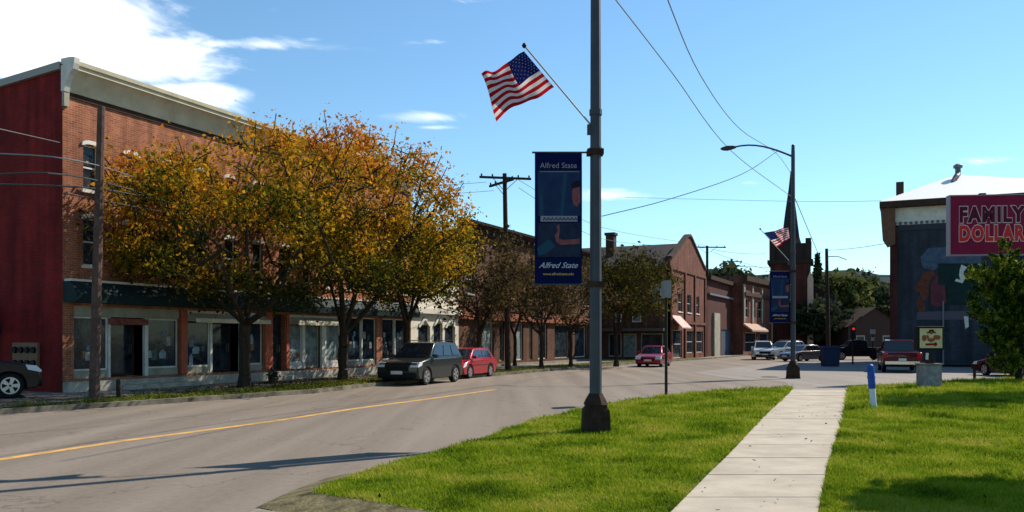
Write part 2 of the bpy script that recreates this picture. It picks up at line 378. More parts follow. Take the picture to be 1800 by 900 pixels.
# lawn
lawnL_px = [(900, 945), (790, 906), (700, 889), (620, 877), (548, 866), (575, 852), (640, 829), (760, 796), (860, 768), (930, 742), (1010, 724), (1090, 708), (1180, 696.5), (1290, 687), (1392, 683.5)]
swL_px = [(1130, 950), (1180, 900), (1247, 832), (1281, 800), (1342, 734), (1376, 702), (1392, 686)]
swR_px = [(1428, 950), (1440, 900), (1455, 820), (1470, 775), (1480, 745), (1488, 705), (1491, 686)]
lawnR_far = [(1492, 684), (1600, 679), (1680, 672), (1800, 667), (2100, 660)]
LL = [G(x, y) for x, y in lawnL_px]; SL = [G(x, y) for x, y in swL_px]; SR = [G(x, y) for x, y in swR_px]; LF = [G(x, y) for x, y in lawnR_far]
SL[0] = Vector((SL[0].x - .35, 3.0, 0)); SR[0] = Vector((SR[0].x - .3, 3.0, 0)); SL.insert(1, G(1145, 935)); SR.insert(1, G(1431, 935))
left_lawn = [(p.x, p.y) for p in LL] + [(p.x, p.y) for p in reversed(SL)] + [(.35, 3.0)]
right_lawn = [(p.x, p.y) for p in SR] + [(p.x, p.y) for p in LF] + [(60, 34), (60, 3)]
def lawn_slab(name, pts):
    return slab(name, pts, ROADZ - .03, 0.0, M_grass, mside=M_dirt)
lawn_slab('lawn', left_lawn); lawn_slab('lawn', right_lawn)
sw = [(p.x - .10 + .04 * math.sin(i * 2.3), p.y) for i, p in enumerate(SL)] + [(p.x + .08, p.y) for p in reversed(SR)]
# sidewalk as separate flags with joints
mb = MB()
def interp(pl, y):
    for a, b in zip(pl[:-1], pl[1:]):
        if a.y <= y <= b.y: t = (y - a.y) / max(b.y - a.y, 1e-6); return a.x + (b.x - a.x) * t
    return pl[-1].x if y > pl[-1].y else pl[0].x
ys = list(np.arange(3.1, SL[-1].y - .6, 1.52)) + [SL[-1].y]
for a, b in zip(ys[:-1], ys[1:]):
    b2 = b - .028 if b != ys[-1] else b
    n = 4; dz = random.uniform(-.003, .003)
    for k in range(n):
        y0 = a + (b2 - a) * k / n; y1 = a + (b2 - a) * (k + 1) / n
        mb.quad((interp(SL, y0) + .01, y0, .018 + dz), (interp(SR, y0) - .01, y0, .018 + dz), (interp(SR, y1) - .01, y1, .018 + dz), (interp(SL, y1) + .01, y1, .018 + dz))
    for yq in (a, b2):
        mb.quad((interp(SL, yq) + .01, yq, .018 + dz), (interp(SR, yq) - .01, yq, .018 + dz), (interp(SR, yq) - .01, yq, -.05), (interp(SL, yq) + .01, yq, -.05))
    for P_, s_ in ((SL, .01), (SR, -.01)):
        mb.quad((interp(P_, a) + s_, a, .018 + dz), (interp(P_, b2) + s_, b2, .018 + dz), (interp(P_, b2) + s_, b2, -.05), (interp(P_, a) + s_, a, -.05))
tag(mb.build('sidewalk', M_conc), kind='structure')
sheet('sidewalk_bed', sw, mat('joint_dirt', (.06, .05, .03), .95, scale=4, col2=(.13, .11, .06)), .004)
# tar seams and a repair patch in the road surface
mb = MB()
def seam(pts, w):
    P = [G(x, y, ROADZ) for x, y in pts]; Q = []
    for a, b in zip(P[:-1], P[1:]):
        for k in range(8): q = a.lerp(b, k / 8); q.x += random.uniform(-.03, .03); q.y += random.uniform(-.03, .03); Q.append(q)
    Q.append(P[-1])
    for a, b in zip(Q[:-1], Q[1:]):
        d = (b - a).normalized(); n_ = Vector((-d.y, d.x, 0)) * w * random.uniform(.6, 1.2); mb.quad(*[(q.x, q.y, ROADZ + .005) for q in (a - n_, b - n_, b + n_, a + n_)])
seam([(-60, 770), (150, 752), (420, 722), (700, 689), (900, 669)], .014)

tag(mb.build('road_seams', mat('tar', (.09, .075, .06), .8, scale=2, col2=(.17, .14, .115))), kind='structure')
# gravelly road edge near the camera
mb = MB(); pr = [(270, 985), (420, 912), (505, 866), (590, 838), (700, 812), (800, 790), (905, 760), (1000, 732), (1090, 713)]
outp = [G(x, y, ROADZ) for x, y in pr]; inn = [G(x + 110, y + 26, ROADZ) for x, y in pr]
for i in range(len(pr) - 1): mb.quad(*[(q.x, q.y, ROADZ + .006) for q in (outp[i], outp[i + 1], inn[i + 1], inn[i])])
tag(mb.build('road_shoulder', mat('shoulder_asphalt', (.15, .125, .10), .95, scale=7, col2=(.30, .26, .21), bump=.8, bscale=40)), kind='structure')
sheet('gravel_apron', [(G(x, y, -.02).x, G(x, y, -.02).y) for x, y in [(380, 915), (470, 885), (540, 866), (575, 845), (900, 880), (1400, 980), (1100, 1250), (200, 1100), (230, 980)]], M_dirt, ROADZ + .012)

# worn dirt bank running from the lawn edge down to the road
mb = MB(); edge = LL[:]; outs = []
for i, p in enumerate(edge):
    t0 = (edge[min(i + 1, len(edge) - 1)] - edge[max(i - 1, 0)]).normalized(); n_ = Vector((-t0.y, t0.x, 0))
    if n_.dot(p - Vector((3, 10, 0))) < 0: n_ = -n_
    outs.append(p + n_ * ((.55 if i < 7 else .12) + .06 * math.sin(i * 2.1)))
for i in range(len(edge) - 1):
    a, b, c, d = edge[i], edge[i + 1], outs[i + 1], outs[i]
    mb.quad((a.x, a.y, .003), (b.x, b.y, .003), (c.x, c.y, ROADZ + .013), (d.x, d.y, ROADZ + .013))
tag(mb.build('dirt_bank', mat('dry_bank', (.05, .042, .02), .95, scale=5, col2=(.2, .17, .09), bump=.8, bscale=25)), kind='structure')
# hills far behind
mb = MB(); n = 90; prev = None
for i in range(n + 1):
    a = R(-60 + 120 * i / n); d = 620
    h = 28 + 6 * math.sin(a * 3.1 + .4) + 4 * math.sin(a * 9) + 2 * math.sin(a * 41) + 1.2 * math.sin(a * 97)
    p0 = (d * math.sin(a), d * math.cos(a) - 60, -2); p1 = (d * 1.12 * math.sin(a), d * 1.12 * math.cos(a) - 60, max(h, 4) + 14); p2 = (d * 1.6 * math.sin(a), d * 1.6 * math.cos(a), -2)
    if prev: mb.quad(prev[0], p0, p1, prev[1]); mb.quad(prev[1], p1, p2, prev[2])
    prev = (p0, p1, p2)
tag(mb.build('hills', mat('wooded_hill', (.04, .06, .075), .95, scale=.05, col2=(.075, .09, .075))), kind='structure')

# ---- grass blades
def in_poly(x, y, poly):
    c = np.zeros(len(x), bool); n = len(poly)
    for i in range(n):
        x0, y0 = poly[i]; x1, y1 = poly[(i + 1) % n]
        with np.errstate(divide='ignore', invalid='ignore'):
            t = ((y0 > y) != (y1 > y)) & (x < (x1 - x0) * (y - y0) / (y1 - y0 + 1e-12) + x0)
        c ^= t
    return c
def raw_mesh(name, verts, faces_n, m, parent=None):
    """verts (N,k,3): N faces with k corners"""
    N_, k, _ = verts.shape
    me = bpy.data.meshes.new(name); me.vertices.add(N_ * k); me.vertices.foreach_set('co', verts.astype(np.float32).ravel())
    me.loops.add(N_ * k); me.loops.foreach_set('vertex_index', np.arange(N_ * k, dtype=np.int32))
    me.polygons.add(N_); me.polygons.foreach_set('loop_start', np.arange(0, N_ * k, k, dtype=np.int32)); me.polygons.foreach_set('loop_total', np.full(N_, k, np.int32))
    me.materials.append(m); me.update(calc_edges=True)
    o = bpy.data.objects.new(name, me); COL.objects.link(o)
    if parent: o.parent = parent
    return o
M_blade = leafmat('grass_blades', [(.05, .09, .008), (.16, .24, .012), (.27, .33, .02), (.42, .37, .07)], nscale=.9, trans=.35)
def blades(poly, n, ymin, ymax, umin, umax, sy):
    # density falls with distance
    y = ymin * (ymax / ymin) ** rng.random(n); u = umin + (umax - umin) * rng.random(n); x = u * y
    k = in_poly(x, y, poly); x, y = x[k], y[k]; n = len(x)
    sc = np.clip(y / 11, .8, 2.6); hgt = (.03 + .035 * rng.random(n)) * sc * sy * (.75 + .5 * np.sin(x * 1.7 + y * .9) ** 2); w = (.006 + .005 * rng.random(n)) * sc
    th = rng.random(n) * 6.283; lean = rng.normal(0, .5, (n, 2)) * hgt[:, None]
    dx, dy = np.cos(th) * w, np.sin(th) * w
    z = np.zeros(n)
    a = np.stack([x - dx, y - dy, z], 1); b = np.stack([x + dx, y + dy, z], 1); c = np.stack([x + lean[:, 0], y + lean[:, 1], hgt], 1)
    return np.stack([a, b, c], 1)
V1 = blades(left_lawn, 330000, 6.8, 30, -.4, .36, 1.0); V2 = blades(right_lawn, 380000, 6.8, 42, .33, .82, 1.15)
tag(raw_mesh('grass', V1, 3, M_blade), 'short mown green grass left of the sidewalk', 'grass', kind='stuff')
tag(raw_mesh('grass', V2, 3, M_blade), 'short mown green grass right of the sidewalk', 'grass', kind='stuff')
M_vblade = leafmat('verge_blades', [(.035, .05, .01), (.10, .12, .015), (.2, .19, .03)], nscale=.8, trans=.35)
vp = [(p.x, p.y) for p in inner[2:13]] + [(p.x, p.y) for p in reversed(verge_out[2:13])]
V3 = blades(vp, 90000, 19, 70, -.62, .25, .8)
tag(raw_mesh('grass', V3, 3, M_vblade), 'thin yellowing grass on the verge under the autumn trees', 'grass', kind='stuff')
def scatter_leaves(poly, n, cx, cy, sx, sy, size, z=.02):
    x = rng.normal(cx, sx, n); y = rng.normal(cy, sy, n); k = in_poly(x, y, poly); x, y = x[k], y[k]; n = len(x)
    q = rng.normal(0, 1, (n, 2, 3)); q[:, :, 2] *= .3; q /= np.linalg.norm(q, axis=2)[:, :, None]; c = np.stack([x, y, np.full(n, z) + rng.random(n) * .02], 1)
    a, b = q[:, 0] * size, q[:, 1] * size * .6
    return np.stack([c - a, c + b, c + a, c - b], 1)

# ------------------------------------------------------------------ facades
class Frame:
    def __init__(s, O, d):
        s.O = Vector((O[0], O[1], 0)); s.d = Vector((d[0], d[1], 0)).normalized(); s.rz = math.atan2(s.d.y, s.d.x)
    def x(s, px):
        r = (px - 900) / F; return (r * s.O.y - s.O.x) / (s.d.x - r * s.d.y)
    def z(s, px, py):
        Y = s.O.y + s.d.y * s.x(px); return H + (HOR - py) / F * Y
def wall_mesh(x0, x1, z0, z1, openings, thick=.25, mb=None, y0=0.0):
    """front wall in the plane y=y0 (street side), openings (a,b,c,d) = x0,x1,z0,z1"""
    mb = mb or MB(); xs = sorted({x0, x1, *[o[0] for o in openings], *[o[1] for o in openings]}); zs = sorted({z0, z1, *[o[2] for o in openings], *[o[3] for o in openings]})
    xs = [v for v in xs if x0 <= v <= x1]; zs = [v for v in zs if z0 <= v <= z1]
    for a, b in zip(xs[:-1], xs[1:]):
        for c, d in zip(zs[:-1], zs[1:]):
            mx, mz = (a + b) / 2, (c + d) / 2
            if any(o[0] < mx < o[1] and o[2] < mz < o[3] for o in openings): continue
            mb.quad((a, y0, c), (b, y0, c), (b, y0, d), (a, y0, d))
    for (a, b, c, d) in openings:
        y1 = y0 + thick
        mb.quad((a, y0, c), (a, y1, c), (a, y1, d), (a, y0, d)); mb.quad((b, y0, c), (b, y0, d), (b, y1, d), (b, y1, c))
        mb.quad((a, y0, d), (a, y1, d), (b, y1, d), (b, y0, d)); mb.quad((a, y0, c), (b, y0, c), (b, y1, c), (a, y1, c))
    return mb
def sash(parent, x0, x1, z0, z1, y=.12, fm=None, gm=None, hood=None, sill=None, split=True, t=.05):
    fm = fm or M_white; gm = gm or M_glass
    mb = MB(); mb.box(x0, x0 + t, y, y + .06, z0, z1); mb.box(x1 - t, x1, y, y + .06, z0, z1); mb.box(x0 + t, x1 - t, y, y + .06, z0, z0 + t); mb.box(x0 + t, x1 - t, y, y + .06, z1 - t, z1)
    if split: mb.box(x0 + t, x1 - t, y, y + .055, (z0 + z1) / 2 - t / 2, (z0 + z1) / 2 + t / 2)
    w = mb.build('window', fm, parent)
    g_ = MB(); g_.quad((x0 + t, y + .03, z0 + t), (x1 - t, y + .03, z0 + t), (x1 - t, y + .03, z1 - t), (x0 + t, y + .03, z1 - t)); g_.build('pane', gm, w)
    if hood:
        h = MB(); c = (x0 + x1) / 2; hw = (x1 - x0) / 2 + .07; pts = []
        for k in range(9): a = math.pi * k / 8; pts.append((c - hw * math.cos(a), z1 + .02 + .13 * math.sin(a)))
        inner_ = [(c + (hw - .06) * math.cos(math.pi * k / 8), z1 - .06 + .08 * math.sin(math.pi * k / 8)) for k in range(9)]
        h.prism(pts + [(c + hw, z1 - .06)] + inner_[1:-1] + [(c - hw, z1 - .06)], -.06, .11, 'y'); h.build('lintel', hood, w)
    if sill: MB().box(x0 - .07, x1 + .07, -.07, y, z0 - .10, z0 - .003).build('sill', sill, w)
    return w

# ---- building 1: three storey brick block with cream cornice
O1 = G(110, 690); f1 = Frame(O1, D)
b1 = thing('brick_building', 'tall orange brick block with long cream cornice, dark green awning and maroon painted side wall', 'building', O1, f1.rz)
L1 = f1.x(722); ztop = 10.75
X = f1.x; Z = f1.z
spc = X(230) - X(160)
wins = []
k = 0
while True:
    c = X(160) + spc * k + .0
    if c + .5 > L1: break
    wins.append((c - .30, c + .30, Z(160, 335), Z(160, 256))); wins.append((c - .30, c + .30, Z(160, 467), Z(160, 384))); k += 1
zaw0, zaw1 = Z(130, 532), Z(130, 497)
bays = [(X(130), X(315)), (X(330), X(463)), (X(480), X(501)), (X(509), X(600)), (X(612), X(662)), (X(672), X(718))]
zb = .42; zt = zaw0 - .1
ops = wins + [(a, b, 0.35 if i in (2,) else zb, zt) for i, (a, b) in enumerate(bays)]
wall_mesh(0, L1, 0, ztop - .8, ops, .3).build('wall', M_brick1, b1)
mb = MB(); dep = 22
mb.quad((-.004, 0, 0), (-.004, dep, 0), (-.004, dep, ztop - 1.6), (-.004, 0, ztop - .15)); mb.quad((L1, 0, 0), (L1, dep, 0), (L1, dep, ztop - 1.6), (L1, 0, ztop - .15)); mb.quad((0, dep, 0), (L1, dep, 0), (L1, dep, ztop - 1.6), (0, dep, ztop - 1.6))
mb.build('side_wall', M_brickred, b1, label='maroon painted side wall')
mb = MB(); mb.quad((-.1, -.1, ztop - .12), (L1, -.1, ztop - .12), (L1, dep, ztop - 1.55), (-.1, dep, ztop - 1.55)); mb.build('roof', M_slate, b1)
MB().prism([(.02, ztop - .26), (dep, ztop - 1.72), (dep, ztop - 1.5), (.02, ztop - .02)], -.12, .06, 'x').build('coping', mat('grey_coping', (.3, .29, .27), .7), b1)
# cornice: coved cream with crown moulding
zc0 = ztop - .95
prof = [(0, zc0), (-.10, zc0), (-.12, zc0 + .08), (-.2, zc0 + .3), (-.34, zc0 + .52), (-.46, zc0 + .64), (-.5, zc0 + .66), (-.5, zc0 + .76), (-.56, zc0 + .8), (-.58, zc0 + .93), (0, zc0 + .95)]
MB().prism(prof, .14, L1 + .02, 'x').build('cornice', mat('cornice_cream', (.42, .37, .25), .7, scale=1.5, col2=(.60, .54, .40)), b1, smooth=True)
MB().prism([(0, zc0 - .03), (-.14, zc0 - .03), (-.17, zc0 + .06), (-.24, zc0 + .27), (-.38, zc0 + .48), (-.52, zc0 + .6), (-.56, zc0 + .64), (-.62, zc0 + .82), (-.64, zc0 + 1.0), (-.4, zc0 + 1.03), (0, zc0 + 1.03)], -.06, .139, 'x').build('cornice_end', M_white, b1)
MB().box(-.03, .16, -.12, -.003, zc0 - .5, zc0 - .02).build('bracket', M_cream, b1)
mb = MB(); mb.box(.17, L1, -.05, -.003, zc0 - .16, zc0 - .004)
mb.build('frieze', M_dkbrown, b1)  # dark brown strip painted in as the shadow line below the cornice
for i, (a, b_, c, d) in enumerate(wins):
    sash(b1, a, b_, c, d, y=.1, hood=M_white, sill=M_white, t=.05)
# awning: long dark green band
mb = MB(); mb.prism([(-.004, zaw0), (-.62, zaw0), (-.66, zaw0 + .28), (-.34, zaw1), (-.004, zaw1 + .03)], 0.02, L1 - .05, 'x'); mb.build('awning', M_dkgreen, b1)
MB().box(.05, L1 - .05, -.36, -.006, zaw1 + .034, zaw1 + .11).build('awning_flashing', M_white, b1)
for i, (a, b_) in enumerate(bays):
    # fascia in bay
    if i in (0, 1, 3): MB().box(a, b_, .02, .2, zt - .34, zt - .003).build('fascia', [M_cream, M_white, M_white][(0, 1, 3).index(i)], b1)
    ztt = zt - .345 if i in (0, 1, 3) else zt
    if i == 0: segs = [(a, X(192), 'w'), (X(196), X(256), 'd'), (X(262), b_, 'w')]
    elif i == 1: segs = [(a, X(371), 'w'), (X(375), X(424), 'd'), (X(428), b_, 'w')]
    elif i == 2: segs = [(a, b_, 'd')]
    elif i == 3: segs = [(a, X(533), 'p'), (X(538), X(567), 'q'), (X(575), b_, 'p')]
    else: segs = [(a, (a + b_) / 2 - .04, 'w'), ((a + b_) / 2 + .04, b_, 'w')]
    for (s0, s1, kd) in segs:
        s0 += .003; s1 -= .003
        zlo = zb if kd in 'wp' else (.36 if i == 2 else zb)
        if kd in 'wp':
            MB().box(s0, s1, .06, .2, zlo + .003, zlo + .26).build('stall_riser', M_white if kd == 'p' else M_cream, b1)
            sash(b1, s0, s1, zlo + .262, ztt - .003, y=.1, gm=M_glassp if kd == 'p' else M_glass, split=False, t=.055)
        else:
            d_ = sash(b1, s0 + .02, s1 - .02, zlo + .02, ztt - .01, y=.55 if i < 2 else .22, fm=M_dkbrown if kd == 'd' else M_cream, gm=M_glass if kd == 'd' else M_glassp, split=False, t=.09)
            d_.name = 'shop_door'
            MB().box(s1 - .16, s1 - .12, (.5 if i < 2 else .17), (.55 if i < 2 else .22), zlo + .8, zlo + 1.15).build('handle', M_chrome, d_)
            MB().box(s0, s1, .06, .7, zlo - .06, zlo - .003).build('step', M_conc2, b1)
    if i == 0: MB().box(X(192) , X(262), .03, .06, ztt - .25, ztt - .03).build('shop_sign', mat('red_brown_sign', (.11, .025, .02), .7, scale=8, col2=(.25, .1, .08)), b1)
    if i in (1, 3):
        va = MB(); x_e = b_ if i == 1 else X(594); ya = .42 if i == 1 else .5
        va.prism([(0.015, zt - .10), (-ya, zt - .30), (-ya, zt - .46), (-ya + .02, zt - .46), (-ya + .02, zt - .31), (.015, zt - .13)], a + .02, x_e, 'x')
        va.build('valance', mat('cream_canvas', (.5, .45, .34), .8, scale=3, col2=(.66, .6, .48)), b1)
    for s0, s1 in zip([s[1] for s in segs[:-1]], [s[0] for s in segs[1:]]):
        if s1 - s0 > .02: MB().box(s0 + .004, s1 - .004, .04, .16, zb, ztt - .004).build('pilaster', M_white, b1)
# things displayed behind glass
M_disp = mat('pale_display', (.35, .42, .42), .8, scale=6, col2=(.1, .16, .2))
for (px, py, w, h) in [(290, 622, .32, .34), (268, 622, .14, .3), (348, 615, .34, .3), (340, 632, .2, .5), (446, 596, .22, .42), (518, 606, .3, .6), (586, 612, .3, .6)]:
    x_, z_ = X(px), Z(px, py)
    MB().prism([(x_ - w / 2, z_ - h / 2), (x_ + w / 2, z_ - h / 2), (x_ + w * .45, z_ + h * .2), (x_ + w * .12, z_ + h / 2), (x_ - w * .2, z_ + h * .4), (x_ - w / 2, z_ + h * .1)], .118, .124, 'y').build('window_display', M_disp, b1)
M_poster = [mat('poster_pale', (.4, .4, .36), .7, scale=9, col2=(.15, .14, .13)), mat('poster_blue', (.05, .10, .16), .7, scale=9, col2=(.2, .26, .3)), mat('poster_warm', (.3, .14, .07), .7, scale=9, col2=(.12, .05, .03)), mat('poster_green', (.03, .07, .05), .7, scale=9, col2=(.12, .14, .1))]
rd = random.Random(12)
for (p0, p1) in ((134, 188), (264, 312), (334, 368), (430, 460), (512, 530), (577, 597), (614, 634), (640, 660), (675, 695), (698, 716)):
    for k_ in range(4):
        a_ = X(p0 + (p1 - p0) * rd.uniform(.08, .7)); w_ = rd.uniform(.10, .26); h_ = rd.uniform(.12, .38); z_ = rd.uniform(.85, 2.0)
        MB().box(a_, min(a_ + w_, X(p1)), .119 + .002 * k_, .1205 + .002 * k_, z_, min(z_ + h_, 2.15)).build('window_display', M_poster[rd.randrange(4)], b1)
# piers painted red at bay edges, foundation, steps
for a, b_ in ((X(317), X(328)), (X(465), X(478)), (X(502.5), X(507.5))): MB().box(a, b_, -.05, -.003, .45, zt).build('pier', mat('red_pier', (.32, .07, .04), .8, scale=4, col2=(.42, .12, .07)), b1)
mb = MB(); mb.box(.0, L1, -.28, -.004, -.02, .34); mb.box(X(195), X(330), -.62, -.284, -.02, .16); mb.box(X(470), X(512), -.62, -.284, -.02, .17)
mb.build('foundation', mat('stone_foundation', (.22, .2, .16), .9, scale=2.2, col2=(.46, .42, .34), bump=.5, bscale=9), b1)
# meter panel on side wall
mp = MB().box(-.1, -.008, 1.1 + .0, 2.35, .72, 1.62).build('meter_panel', mat('tan_panel', (.22, .13, .08), .8), b1)
for r_ in range(2):
    for c_ in range(4):
        mp2 = MB(); mp2.lathe([(.10, -.18), (.11, -.104)], (0, 1.1 + .16 + c_ * .31, .72 + .22 + r_ * .44), 12, axis='x'); mp2.build('meter', M_black, mp)
MB().prism([(5.4, 2.0), (3.0, 2.0), (3.6, 3.0), (5.4, 3.25)], -1.6, -.01, 'x').build('side_canopy', mat('black_canvas', (.02, .012, .02), .8), b1)
MB().box(-.04, -.008, 3.5, 5.0, 0, 1.95).build('side_door', mat('dark_door', (.05, .012, .014), .7), b1)

# ---- cream shopfront building
def simple_building(name, label, O, d, Lx, dep, zt, wallm, par=None, sidem=None, roofm=None, ops=None):
    f = Frame(O, d); b = thing(name, label, 'building', (O[0], O[1], 0), f.rz)
    wall_mesh(0, Lx, 0, zt, ops or [], .22).build('wall', wallm, b)
    mb = MB(); mb.quad((0, 0, 0), (0, dep, 0), (0, dep, zt), (0, 0, zt)); mb.quad((Lx, 0, 0), (Lx, dep, 0), (Lx, dep, zt), (Lx, 0, zt)); mb.quad((0, dep, 0), (Lx, dep, 0), (Lx, dep, zt), (0, dep, zt))
    mb.build('side_wall', sidem or wallm, b)
    MB().box(.02, Lx - .02, .24, dep - .02, -.05, zt - .35).build('roof', roofm or M_slate, b)
    return b, f
O2 = O1 + D * (L1 + .02)
fw = Frame(O2, D); xa, xb = fw.x(735), fw.x(800); L2 = fw.x(806)
arch_t = fw.z(760, 552)
ops2 = [(xa, fw.x(756), .4, 2.6), (fw.x(762), fw.x(778), .2, 2.7), (fw.x(782), xb, .4, 2.6)]
b2, _ = simple_building('shop', 'small cream shopfront with pointed arches behind the dark parked suv', O2, D, L2, 16, 5.4, mat('pale_stucco', (.55, .5, .4), .8, scale=2, col2=(.68, .64, .54)), ops=ops2, sidem=M_brick2)
for i, (a, c, z0, z1) in enumerate(ops2): sash(b2, a + .003, c - .003, z0 + .003, z1 - .003, gm=M_glass, split=False)
mb = MB()
for a, c, z0, z1 in ops2:
    mb.prism([(a, z1 - .1), ((a + c) / 2, z1 + .45), (c, z1 - .1), (c, z1 - .18), (c - .1, z1 - .18), ((a + c) / 2, z1 + .25), (a + .1, z1 - .18), (a, z1 - .18)], -.08, -.004, 'y')
mb.build('pointed_hood', M_white, b2)
MB().box(0, L2, -.25, -.004, 3.2, 3.5).build('cornice', M_white, b2)

# ---- brown brick building with bracketed cornice
O3 = O2 + D * (L2 + .02); fb = Frame(O3, D); L3 = fb.x(1040); zt3 = fb.z(835, 392)
ops3 = []
sh = [(848, 868), (878, 886), (905, 920), (930, 936), (946, 962), (975, 1000), (1010, 1030)]
for a, c in sh: ops3.append((fb.x(a), fb.x(c), .3, 2.9))
nw = 8
for i in range(nw):
    c = L3 * (i + .5) / nw; ops3.append((c - .45, c + .45, 4.6, 6.4))
b3, _ = simple_building('brick_building', 'brown brick block with heavy dark overhanging cornice behind the thin brown trees', O3, D, L3, 18, zt3 - .7, M_brick2, ops=ops3)
for i, (a, c, z0, z1) in enumerate(ops3):
    if i < len(sh): sash(b3, a + .003, c - .003, z0 + .003, z1 - .003, gm=M_glassp if i in (0, 2, 3) else M_glass, fm=M_white if i % 2 == 0 else M_cream, split=False, t=.07)
    else: sash(b3, a, c, z0, z1, sill=M_cream)
MB().prism([(.0, zt3 - .7), (-.2, zt3 - .7), (-.25, zt3 - .4), (-.6, zt3 - .15), (-.65, zt3), (0, zt3 + .05)], -.25, L3, 'x').build('cornice', M_dkbrown, b3)
for i in range(26): x_ = .2 + i * (L3 - .5) / 25; MB().box(x_, x_ + .16, -.42, -.21, zt3 - .62, zt3 - .42).build('bracket', M_dkbrown, b3)
MB().box(0, L3, -.25, -.004, 3.0, 3.5).build('fascia', mat('rust_fascia', (.2, .07, .04), .8, scale=2, col2=(.28, .1, .06)), b3)
MB().box(0, L3, -.55, -.2, -.02, .14).build('step', M_conc2, b3)

# ---- gabled building, end on to the street
O4 = G(1178, 632.3); NLv = NL
f4 = Frame(O4, D); W4 = f4.x(1240); ze = f4.z(1178, 452); zp = f4.z(1212, 419) + .05
b4 = thing('gabled_building', 'brick building with dark slate roof and rounded gable end facing the street', 'building', O4, f4.rz)
dep4 = 24
wx = [(W4 * .2, W4 * .31), (W4 * .44, W4 * .56), (W4 * .69, W4 * .8)]
ops4 = [(a, c, z0, z1) for a, c in wx for z0, z1 in ((4.3, 6.0), )] + [(W4 * .05, W4 * .3, .1, 2.6), (W4 * .4, W4 * .62, .5, 2.6), (W4 * .7, W4 * .92, .5, 2.6)]
mb = wall_mesh(0, W4, 0, ze - 1.0, ops4, .2)
gp = [(0, ze - 1.0), (W4, ze - 1.0), (W4, ze - .1), (W4 * .93, ze + .15), (W4 * .6, zp - .3), (W4 * .55, zp), (W4 * .5, zp + .12), (W4 * .45, zp), (W4 * .4, zp - .3), (W4 * .07, ze + .15), (0, ze - .1)]
mb.prism(gp, -.02, .3, 'y'); mb.build('wall', M_brick3, b4)
mb = MB(); cop = gp[2:]
for a, c in zip(cop[:-1], cop[1:]):
    mb.prism([a, c, (c[0], c[1] + .22), (a[0], a[1] + .22)], -.15, .34, 'y')
mb.build('coping', M_dkbrown, b4)
sideops = [(1.2, 2.2, 4.0, 5.8), (3.3, 4.3, 4.0, 5.8)]
# side wall faces the camera: local x = -0.004 plane, running along +y
mb = MB(); mb.quad((0, .3, 0), (0, dep4, 0), (0, dep4, ze - .7), (0, .3, ze - .7)); mb.quad((W4, .3, 0), (W4, dep4, 0), (W4, dep4, ze - .7), (W4, .3, ze - .7)); mb.quad((0, dep4, 0), (W4, dep4, 0), (W4, dep4, ze - .7), (0, dep4, ze - .7))
mb.build('side_wall', M_brick2, b4)
mb = MB(); mb.quad((-.5, .3, ze - .8), (-.5, dep4, ze - .8), (W4 / 2, dep4, zp - .5), (W4 / 2, .3, zp - .5)); mb.quad((W4 + .5, .3, ze - .8), (W4 + .5, dep4, ze - .8), (W4 / 2, dep4, zp - .5), (W4 / 2, .3, zp - .5)); mb.build('roof', M_slate, b4)
MB().box(-.62, -.48, .4, dep4, ze - .98, ze - .78).build('gutter', M_dkbrown, b4)
MB().box(W4 * .25, W4 * .25 + .8, 6.3, 7.1, ze - 1, zp + .2).box(W4 * .25 - .1, W4 * .25 + .9, 6.2, 7.2, zp + .2, zp + .45).build('chimney', M_dkbrown, b4)
mb = MB(); mb.box(0, W4, -.1, -.025, ze - 1.0, ze - .75); mb.box(0, W4, -.12, -.025, 3.2, 3.45)
for q in (0, .36, .64, .96): mb.box(W4 * q, W4 * q + .4, -.14, -.026, 0, ze - 1.0)
mb.build('pilaster', M_brick3, b4)
for (a, c, z0, z1) in ops4: sash(b4, a, c, z0, z1, y=.1, gm=M_glass, sill=M_white if z0 > 3 else None)
MB().prism([(-.004, 3.9), (-1.0, 2.85), (-1.0, 2.75), (-.004, 3.75)], W4 * .02, W4 * .26, 'x').build('awning', mat('pink_striped_awning', (.5, .27, .24), .8, scale=6, col2=(.65, .5, .46)), b4)
for (y0, z0, w, h, m) in [(.8, 4.9, .9, 1.7, M_white), (2.6, 3.3, .8, 1.5, M_glassp), (4.4, 3.3, .8, 1.5, M_glassp)]:
    w_ = MB().box(-.06, -.008, y0, y0 + w, z0, z0 + h).build('window', M_white, b4); MB().box(-.075, -.062, y0 + .1, y0 + w - .1, z0 + .1, z0 + h - .1).build('pane', m if m is not M_white else M_glassp, w_)
MB().box(-1.1, -.01, .3, 6.0, 2.5, 2.75).build('canopy', mat('grey_canopy', (.1, .075, .065), .8), b4)
for (y0, y1, m) in [(.6, 2.6, M_black), (3.0, 4.2, M_glassp), (4.4, 5.6, M_black)]:
    w_ = MB().box(-.07, -.008, y0, y1, .2, 2.3).build('shop_window', M_cream, b4); MB().box(-.085, -.072, y0 + .1, y1 - .1, .35, 2.2).build('pane', M_glass if m is M_black else m, w_)

